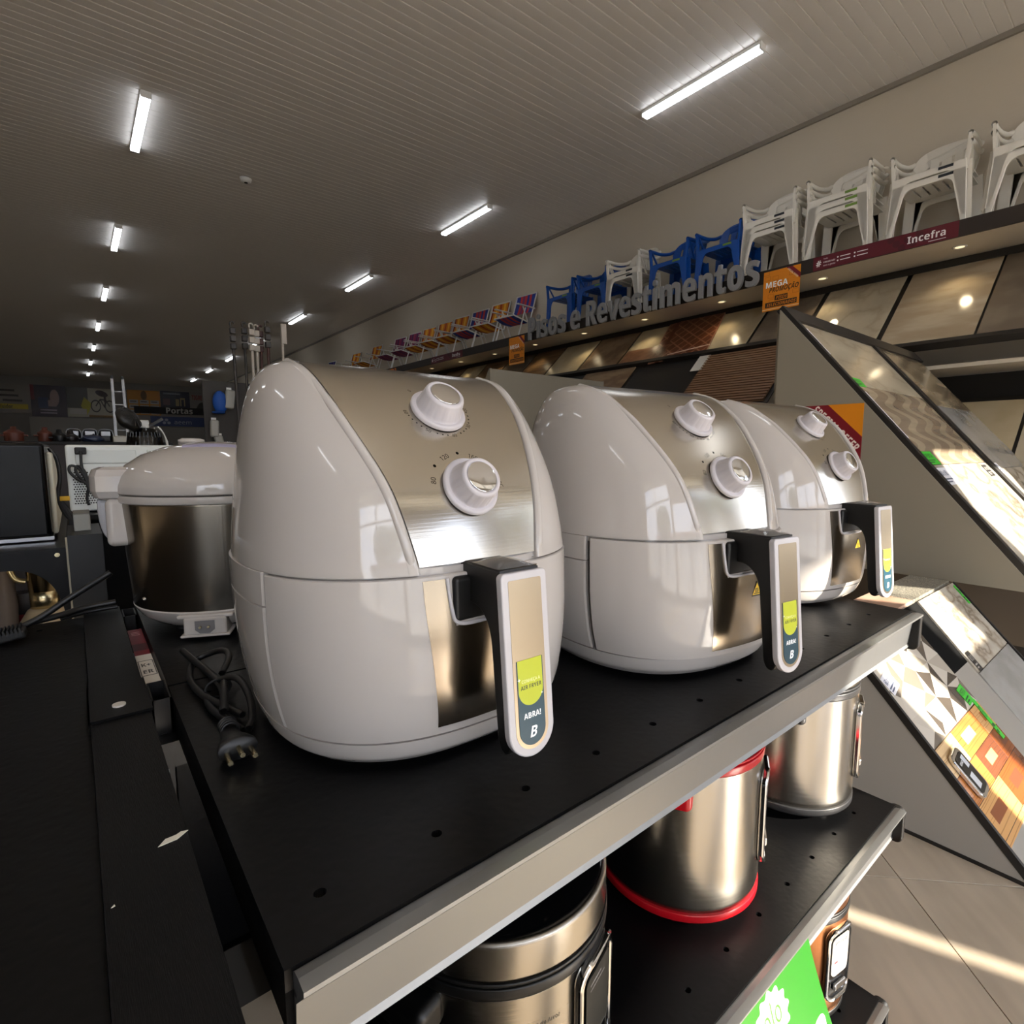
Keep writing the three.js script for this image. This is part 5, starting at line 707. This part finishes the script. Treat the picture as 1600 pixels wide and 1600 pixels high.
{ // fan and black cone in front of the sign
  const t = thing('desk_fan', 'black desk fan with tilted round head above the white microwave', 'fan', [0.262, 0, -3.0]);
  part('base', lathe([[0, 0], [0.09, 0], [0.09, 0.02], [0.04, 0.04], [0, 0.04]], 32), M.blackPlastic, t); part('pole', bar([0, 0.04, 0], [0, EYE + 0.11, 0], 0.012), M.blackGloss, t);
  const hd = part('head', [lathe([[0, -0.02], [0.03, -0.02], [0.055, 0], [0.058, 0.012], [0.05, 0.03], [0.02, 0.04], [0, 0.04]], 32)], M.blackPlastic, t); hd.position.set(-0.066, EYE + 0.135, 0.03); hd.rotation.set(0.75, 0, -0.75);
  const rg = []; for (let k = 0; k < 14; k++) rg.push(bar([0.012 * Math.cos(k * 0.449), 0.0405, 0.012 * Math.sin(k * 0.449)], [0.054 * Math.cos(k * 0.449), 0.03, 0.054 * Math.sin(k * 0.449)], 0.0012, 5)); part('guard', rg, std(0x2c2c2c, 0.3), hd);
  part('arm', [beam([-0.04, EYE + 0.12, 0.01], [0, EYE + 0.105, 0], 0.02, 0.02), beam([0.0, EYE + 0.1, 0], [0.075, EYE + 0.15, -0.02], 0.012, 0.012)], M.blackPlastic, t); part('knob', rspan(0.004, -0.018, 0.018, EYE + 0.105, EYE + 0.14, -0.015, 0.025), std(0xc8c8c4, 0.4), t, 'white cap');
  part('shroud', [lathe([[0.075, EYE + 0.0], [0.068, EYE + 0.06], [0.045, EYE + 0.1], [0.02, EYE + 0.106]], 28).scale(1, 1, 1)], M.blackGloss, t); const fr = []; for (let k = 0; k < 26; k++) { const a = k / 26 * 6.283; fr.push(bar([0.077 * Math.cos(a), EYE - 0.03, 0.077 * Math.sin(a)], [0.06 * Math.cos(a), EYE + 0.085, 0.06 * Math.sin(a)], 0.004, 5)); } part('ribs', fr, M.blackGloss, t);
  const r = thing('wire_rack', 'thin white wire rack right of the black fan', 'rack', [0.345, 0, -3.18]); part('wires', [tube([[-0.03, 0, 0], [-0.03, EYE + 0.07, 0], [-0.02, EYE + 0.125, 0], [0, EYE + 0.11, 0], [0.025, EYE + 0.045, 0], [0.03, EYE - 0.02, 0]], 0.003), tube([[-0.012, EYE + 0.12, 0.01], [0.01, EYE + 0.085, 0.01], [0.02, EYE + 0.03, 0.01], [0.02, EYE - 0.1, 0.01]], 0.003), bar([0.025, EYE + 0.045, 0], [0.025, 0, 0], 0.003)], M.steelTube, r); part('base', rspan(0.01, -0.06, 0.06, 0, 0.02, -0.06, 0.06), M.steelTube, r);
}
{ // ladder
  const t = thing('ladder', 'aluminium ladder standing upright before the far posters', 'ladder', [0.53, 0, -9]), a = std(0x9a9b9c, 0.35, 0.7);
  for (const s of [-1, 1]) { part('rail', beam([s * 0.075, 0.02, 0.18], [s * 0.058, EYE + 0.96, 0], 0.02, 0.03, [1, 0, 0]), a, t); part('end_cap', rspan(0.006, s * 0.058 - 0.014, s * 0.058 + 0.014, EYE + 0.95, EYE + 0.99, -0.025, 0.02), M.blackPlastic, t); part('foot', rspan(0.005, s * 0.075 - 0.014, s * 0.075 + 0.014, 0, 0.03, 0.155, 0.205), M.rubber, t); }
  for (let k = 1; k < 12; k++) { const f = k / 12; part('rung', bar([-lerp(0.075, 0.058, f), lerp(0.02, EYE + 0.95, f), lerp(0.18, 0, f)], [lerp(0.075, 0.058, f), lerp(0.02, EYE + 0.95, f), lerp(0.18, 0, f)], 0.011), a, t); }
}
{ // broom handles, hat and packed goods right behind the first fryer
  const bin = thing('stick_bin', 'dark bin holding long handles behind the nearest air fryer', 'bin', [1.22, 0, -5]); part('bin', lathe([[0, 0.01], [0.2, 0.01], [0.22, 0.6], [0.21, 0.6], [0.19, 0.02], [0, 0.02]], 32), M.blackPlastic, bin); part('rim', new THREE.TorusGeometry(0.216, 0.01, 8, 32).rotateX(Math.PI / 2).translate(0, 0.6, 0), M.rubber, bin);
  const st = (x, z, top, m, hm, label, lean = 0) => { const t = thing('hose_rod', label, 'rod', [x, 0.02, z]); part('rod', bar([0, 0, 0], [lean, EYE + top - 0.2, 0], 0.012, 8), m, t); const g = []; for (let k = 0; k < 3; k++) g.push(rspan(0.008, -0.022, 0.022, 0, 0.05, -0.02, 0.02).translate(lean, EYE + top - 0.22 + k * 0.062, 0)); part('grip', g, hm, t, 'ribbed handle end'); part('hook', tube([[lean - 0.012, EYE + top - 0.04, 0], [lean - 0.016, EYE + top - 0.01, 0], [lean, EYE + top, 0], [lean + 0.016, EYE + top - 0.012, 0]], 0.008, 16, 6), hm, t); };
  const wh = std(0xb0a89e, 0.5), br = std(0x4a2c28, 0.5), dk = std(0x3a3634, 0.5);
  st(1.12, -5.0, 1.03, dk, dk, 'leftmost dark rod of the bunch above the nearest air fryer', -0.03); st(1.19, -5.05, 1.05, dk, dk, 'dark rod second from the left in the bunch'); st(1.225, -4.97, 1.03, wh, wh, 'pale rod, left one of the white pair in the bunch'); st(1.27, -5.0, 1.03, wh, wh, 'pale rod, right one of the white pair in the bunch'); st(1.315, -5.05, 1.04, br, br, 'reddish brown rod in the bunch above the nearest air fryer'); st(1.355, -4.98, 1.07, br, dk, 'rightmost dark rod of the bunch, brown below');
  const w = thing('hose_rod', 'single thin white rod apart to the right of the bunch', 'rod', [1.47, 0, -5]); part('rod', bar([0, 0, 0], [0.01, EYE + 0.93, 0], 0.011, 8), wh, w); part('grip', rspan(0.006, 0.0, 0.045, EYE + 0.92, EYE + 1.09, -0.015, 0.015), wh, w); part('base', cyl(0.03, 0.026, 0.03, 0, 0, 0, 24), dk, w);
  const rk = thing('display_rack', 'grey pegboard rack with hanging packages behind the nearest air fryer', 'rack', [1.12, 0, -5.5]); part('board', span(-0.19, 0.3, 0.1, EYE + 0.62, -0.02, 0), std(0x3c3a38, 0.7), rk); part('base', rspan(0.01, -0.2, 0.3, 0, 0.1, -0.2, 0.2), M.blackPaint, rk);
  const hat = thing('cap', 'bright blue cloth cap hanging at the left edge of the nearest air fryer', 'cap', [1.055, EYE + 0.432, -5.455]); part('crown', new THREE.SphereGeometry(0.075, 20, 14).scale(0.8, 1.35, 0.6), std(0x1250a8, 0.6), hat); part('brim', new THREE.SphereGeometry(0.06, 16, 10).scale(0.9, 0.25, 0.8).translate(-0.02, -0.09, 0.02), std(0x0f458f, 0.6), hat);
  for (const [x, y, s, l] of [[1.08, 0.44, 1, 'white package hanging beside the blue cap'], [0.95, 0.19, 0.9, 'upper clear package hanging below the blue cap'], [0.985, 0.06, 0.9, 'lower clear package hanging below the blue cap']]) { const p = thing('package', l, 'package', [x * 1.048, EYE + y * 1.048, -5.455]); part('pouch', rbox(0.08 * s, 0.17 * s, 0.045, 0.018, 0, 0, 0.015).rotateZ((x * 7) % 0.5 - 0.2), std(0xa3a39c, 0.2), p); part('hang_tab', rbox(0.04, 0.03, 0.004, 0.001, 0, 0.09 * s, 0.0), M.white, p); }
}
// posters, boards and signs on the back wall
{
  const Z = BACK + 0.02, poster = (x0, x1, y0, y1, draw, label, cat = 'poster') => { const w = x1 - x0, h = y1 - y0; return solo('poster', frontPrint(box(w, h, 0.03), w, h).translate((x0 + x1) / 2, EYE + (y0 + y1) / 2, Z), std(0xffffff, 0.3, 0, { map: print(256, 128, draw) }), label, cat); };
  const ground = (x, c) => { x.fillStyle = c; x.fillRect(0, 0, 256, 128); };
  poster(-2.9, -1.35, 1.75, 3.05, (x) => { ground(x, '#9a968e'); x.fillStyle = '#3a3a3a'; for (let k = 0; k < 3; k++) { x.font = '24px sans-serif'; x.fillRect(60 + 20 * k, 24 + 22 * k, 110, 9); } x.fillStyle = '#d8c832'; x.fillRect(0, 88, 240, 22); x.fillStyle = '#222'; x.font = 'bold 24px sans-serif'; x.fillText('e-diluidor', 40, 108); }, 'pale poster with a yellow lettering bar at the far left of the back wall');
  poster(-1.33, -0.05, 1.62, 3.08, (x) => { ground(x, '#2b2440'); x.fillStyle = '#7a2032'; x.fillRect(0, 0, 26, 60); x.fillStyle = '#b09a98'; x.beginPath(); x.arc(170, 50, 34, 0, 7); x.fill(); x.fillRect(60, 60, 120, 26); x.fillStyle = '#32406e'; x.fillRect(50, 50, 70, 44); x.fillStyle = '#c8c0d0'; x.fillRect(60, 98, 120, 5); x.fillRect(60, 110, 120, 5); }, 'purple poster, second from the left on the back wall');
  poster(-0.03, 1.83, 1.66, 3.06, (x) => { ground(x, '#c8c8b8'); x.fillStyle = '#4b4f4a'; x.fillRect(0, 0, 110, 90); x.fillStyle = '#c6c42a'; x.beginPath(); x.moveTo(90, 40); x.lineTo(130, 70); x.lineTo(100, 120); x.lineTo(70, 80); x.fill(); x.fillStyle = '#d8d8d4'; x.fillRect(10, 92, 90, 24); x.strokeStyle = '#1a1a1a'; x.lineWidth = 5; for (const a of [150, 226]) { x.beginPath(); x.arc(a, 78, 25, 0, 7); x.stroke(); } x.beginPath(); x.moveTo(150, 78); x.lineTo(176, 48); x.lineTo(206, 50); x.lineTo(226, 78); x.moveTo(176, 48); x.lineTo(196, 80); x.lineTo(206, 50); x.stroke(); x.fillStyle = '#2c1c1c'; x.beginPath(); x.ellipse(186, 22, 34, 13, 0.2, 0, 7); x.fill(); x.fillRect(196, 26, 12, 34); x.fillStyle = '#8a6a30'; x.fillRect(110, 118, 146, 10); }, 'poster with a cyclist on a bicycle on the back wall');
  poster(2.35, 3.76, 1.85, 3.1, (x) => { ground(x, '#c98a1e'); x.fillStyle = '#6a4a10'; x.beginPath(); x.arc(128, 26, 24, 0, 7); x.fill(); x.fillStyle = '#b8b6ae'; for (let i = 0; i < 3; i++) for (let j = 0; j < 3; j++) x.fillRect(12 + i * 82, 50 + j * 26, 70, 20); x.fillStyle = '#4a3a34'; for (let i = 0; i < 3; i++) for (let j = 0; j < 3; j++) x.fillRect(20 + i * 82, 56 + j * 26, 48, 5); }, 'orange poster with small pale boxes right of the ladder');
  poster(3.78, 5.1, 2.3, 3.14, (x) => { ground(x, '#141a34'); x.fillStyle = '#9aa0b0'; x.fillRect(24, 14, 150, 12); x.fillStyle = '#6a4a50'; x.fillRect(20, 60, 60, 50); x.fillStyle = '#a8986a'; x.fillRect(130, 60, 30, 56); x.fillRect(170, 50, 44, 66); x.fillStyle = '#141a34'; x.fillRect(180, 64, 24, 52); }, 'dark navy poster above the door department letters');
  poster(5.12, 6.15, 2.15, 3.15, (x) => { ground(x, '#8d8a86'); x.fillStyle = '#8a2a22'; x.font = 'bold 44px sans-serif'; x.fillText('TIGRE', 20, 52, 130); x.fillStyle = '#3c3c3a'; x.beginPath(); x.moveTo(60, 124); x.quadraticCurveTo(130, 10, 240, 124); x.fill(); }, 'grey poster with red lettering at the right end of the back wall');
  struct('trim_2', [span(-1.45, 2.3, EYE + 0.72, EYE + 1.6, Z - 0.01, Z + 0.02)], std(0xb4b4b0, 0.7)); struct('trim_3', [span(2.6, WALL, EYE + 1.94, EYE + 2.3, Z - 0.01, Z + 0.04)], std(0x151515, 0.6));
  const g = thing('lettering', 'white department letters on the dark board of the back wall', 'sign', [3.95, EYE + 1.98, Z + 0.045]); let x = 0; for (const ch of 'Portas') { part('letter', new TextGeometry(ch, { font, size: 0.3, depth: 0.03, curveSegments: 3 }).translate(x, 0, 0), std(0xcfcfca, 0.4), g); x += font.data.glyphs[ch].ha / font.data.resolution * 0.3 * 0.98; }
  solo('shop_sign', frontPrint(box(2.95, 0.5, 0.04), 2.95, 0.5).translate(4.75, EYE + 1.56, Z + 0.02), std(0xffffff, 0.4, 0, { map: print(512, 96, (c, w, h) => { c.fillStyle = '#31477e'; c.fillRect(0, 0, w, h); c.fillStyle = '#aab6d0'; for (const [a, b] of [[104, 62], [140, 62], [122, 34]]) { c.beginPath(); c.arc(a, b, 14, 0, 7); c.fill(); } c.font = '58px sans-serif'; c.fillText('aeem', 180, 74); }) }), 'blue sign with pale lettering under the dark board on the back wall', 'sign');
  struct('door_1', [span(5.8, 6.15, 0, EYE + 0.9, Z - 0.01, Z + 0.03)], std(0x1a1a1a, 0.6));
}
// trees across the pavement, whose boughs dapple the sun
{
  const tree = (x, z, h, r, n, s, label) => {
    const t = thing('street_tree', label, 'tree', [x, -0.12, z]); seed = s;
    part('trunk', [lathe([[0.16, 0], [0.12, 0.4], [0.1, h * 0.45], [0.05, h * 0.8]], 12), ...[0, 1, 2, 3, 4, 5].map((k) => bar([0, h * (0.4 + 0.06 * k), 0], [Math.cos(k * 2.2) * r * 0.8, h * (0.65 + 0.05 * k), Math.sin(k * 2.2) * r * 0.8], 0.03, 6)), ...Array.from({ length: 40 }, (_, k) => { const a = k * 2.4, e = (k % 7) / 7; return bar([Math.cos(a) * r * 0.25, h * (0.55 + 0.25 * e), Math.sin(a) * r * 0.25], [Math.cos(a + 0.5) * r * 0.95, h * (0.62 + 0.4 * e), Math.sin(a + 0.5) * r * 0.95], 0.016, 5); })], M.bark, t);
    const g = new THREE.PlaneGeometry(0.16, 0.09), im = new THREE.InstancedMesh(g, M.leafThin, n), q = new THREE.Quaternion(), e = new THREE.Euler(), m = new THREE.Matrix4();
    for (let i = 0; i < n; i++) { const a = rnd() * 6.283, u = rnd() * 2 - 1, k = Math.cbrt(rnd()) * r, w = Math.sqrt(1 - u * u); e.set(rnd() * 6, rnd() * 6, rnd() * 6); m.compose(new THREE.Vector3(k * w * Math.cos(a), h * 0.78 + u * k * 0.75, k * w * Math.sin(a)), q.setFromEuler(e), new THREE.Vector3(1, 1, 1).multiplyScalar(0.7 + 0.6 * rnd())); im.setMatrixAt(i, m); }
    im.name = 'foliage'; im.userData.kind = 'stuff'; im.castShadow = true; t.add(im);
  };
  tree(14, 13, 8.6, 2.3, 3000, 5, 'leafy street tree outside seen only as reflections and dappled shade'); tree(-5, 12, 5.2, 1.9, 3000, 9, 'left street tree outside seen only as a reflection');
  { const t = thing('street_tree', 'bare young tree close to the shop front seen only by its branch shadows', 'tree', [5.9, -0.02, 5.7]); seed = 21;
    const g = [lathe([[0.07, 0], [0.05, 1.2], [0.03, 3]], 10)]; for (let k = 0; k < 34; k++) { const a = k * 2.4, h0 = 1.4 + 1.7 * (k / 34), L = 0.9 + 0.7 * rnd(), h1 = h0 + 0.5 + 1.1 * rnd(), p = [Math.cos(a) * L, h1, Math.sin(a) * L * 0.6]; g.push(bar([0, h0, 0], p, 0.011, 5)); for (let q = 0; q < 3; q++) { const f = 0.4 + 0.2 * q; g.push(bar([p[0] * f, lerp(h0, h1, f), p[2] * f], [p[0] * f + (rnd() - 0.5) * 0.9, lerp(h0, h1, f) + 0.25 + 0.4 * rnd(), p[2] * f + (rnd() - 0.5) * 0.5], 0.007, 4)); } }
    part('trunk', g, M.bark, t); part('planting_ring', new THREE.TorusGeometry(0.4, 0.05, 8, 32).rotateX(Math.PI / 2).translate(0, 0.03, 0), M.concrete, t); }
  const b = thing('street_house', 'low pale house across the street seen only in reflections', 'building', [-2, -0.12, 26]); part('wall', span(-16, 14, 0, 4.2, 0, 6), std(0xb9b2a4, 0.9), b); part('roof', extrude(poly([[-0.4, 4.2], [6.4, 4.2], [3, 5.6]]), 30.4).rotateY(-Math.PI / 2).translate(14.2, 0, 0), std(0x7a4a38, 0.9), b); for (let k = 0; k < 5; k++) part('window', span(-13 + 5.6 * k, -11 + 5.6 * k, 1, 2.6, -0.05, 0), std(0x2a3036, 0.1), b);
}
renderer.render(scene, camera);
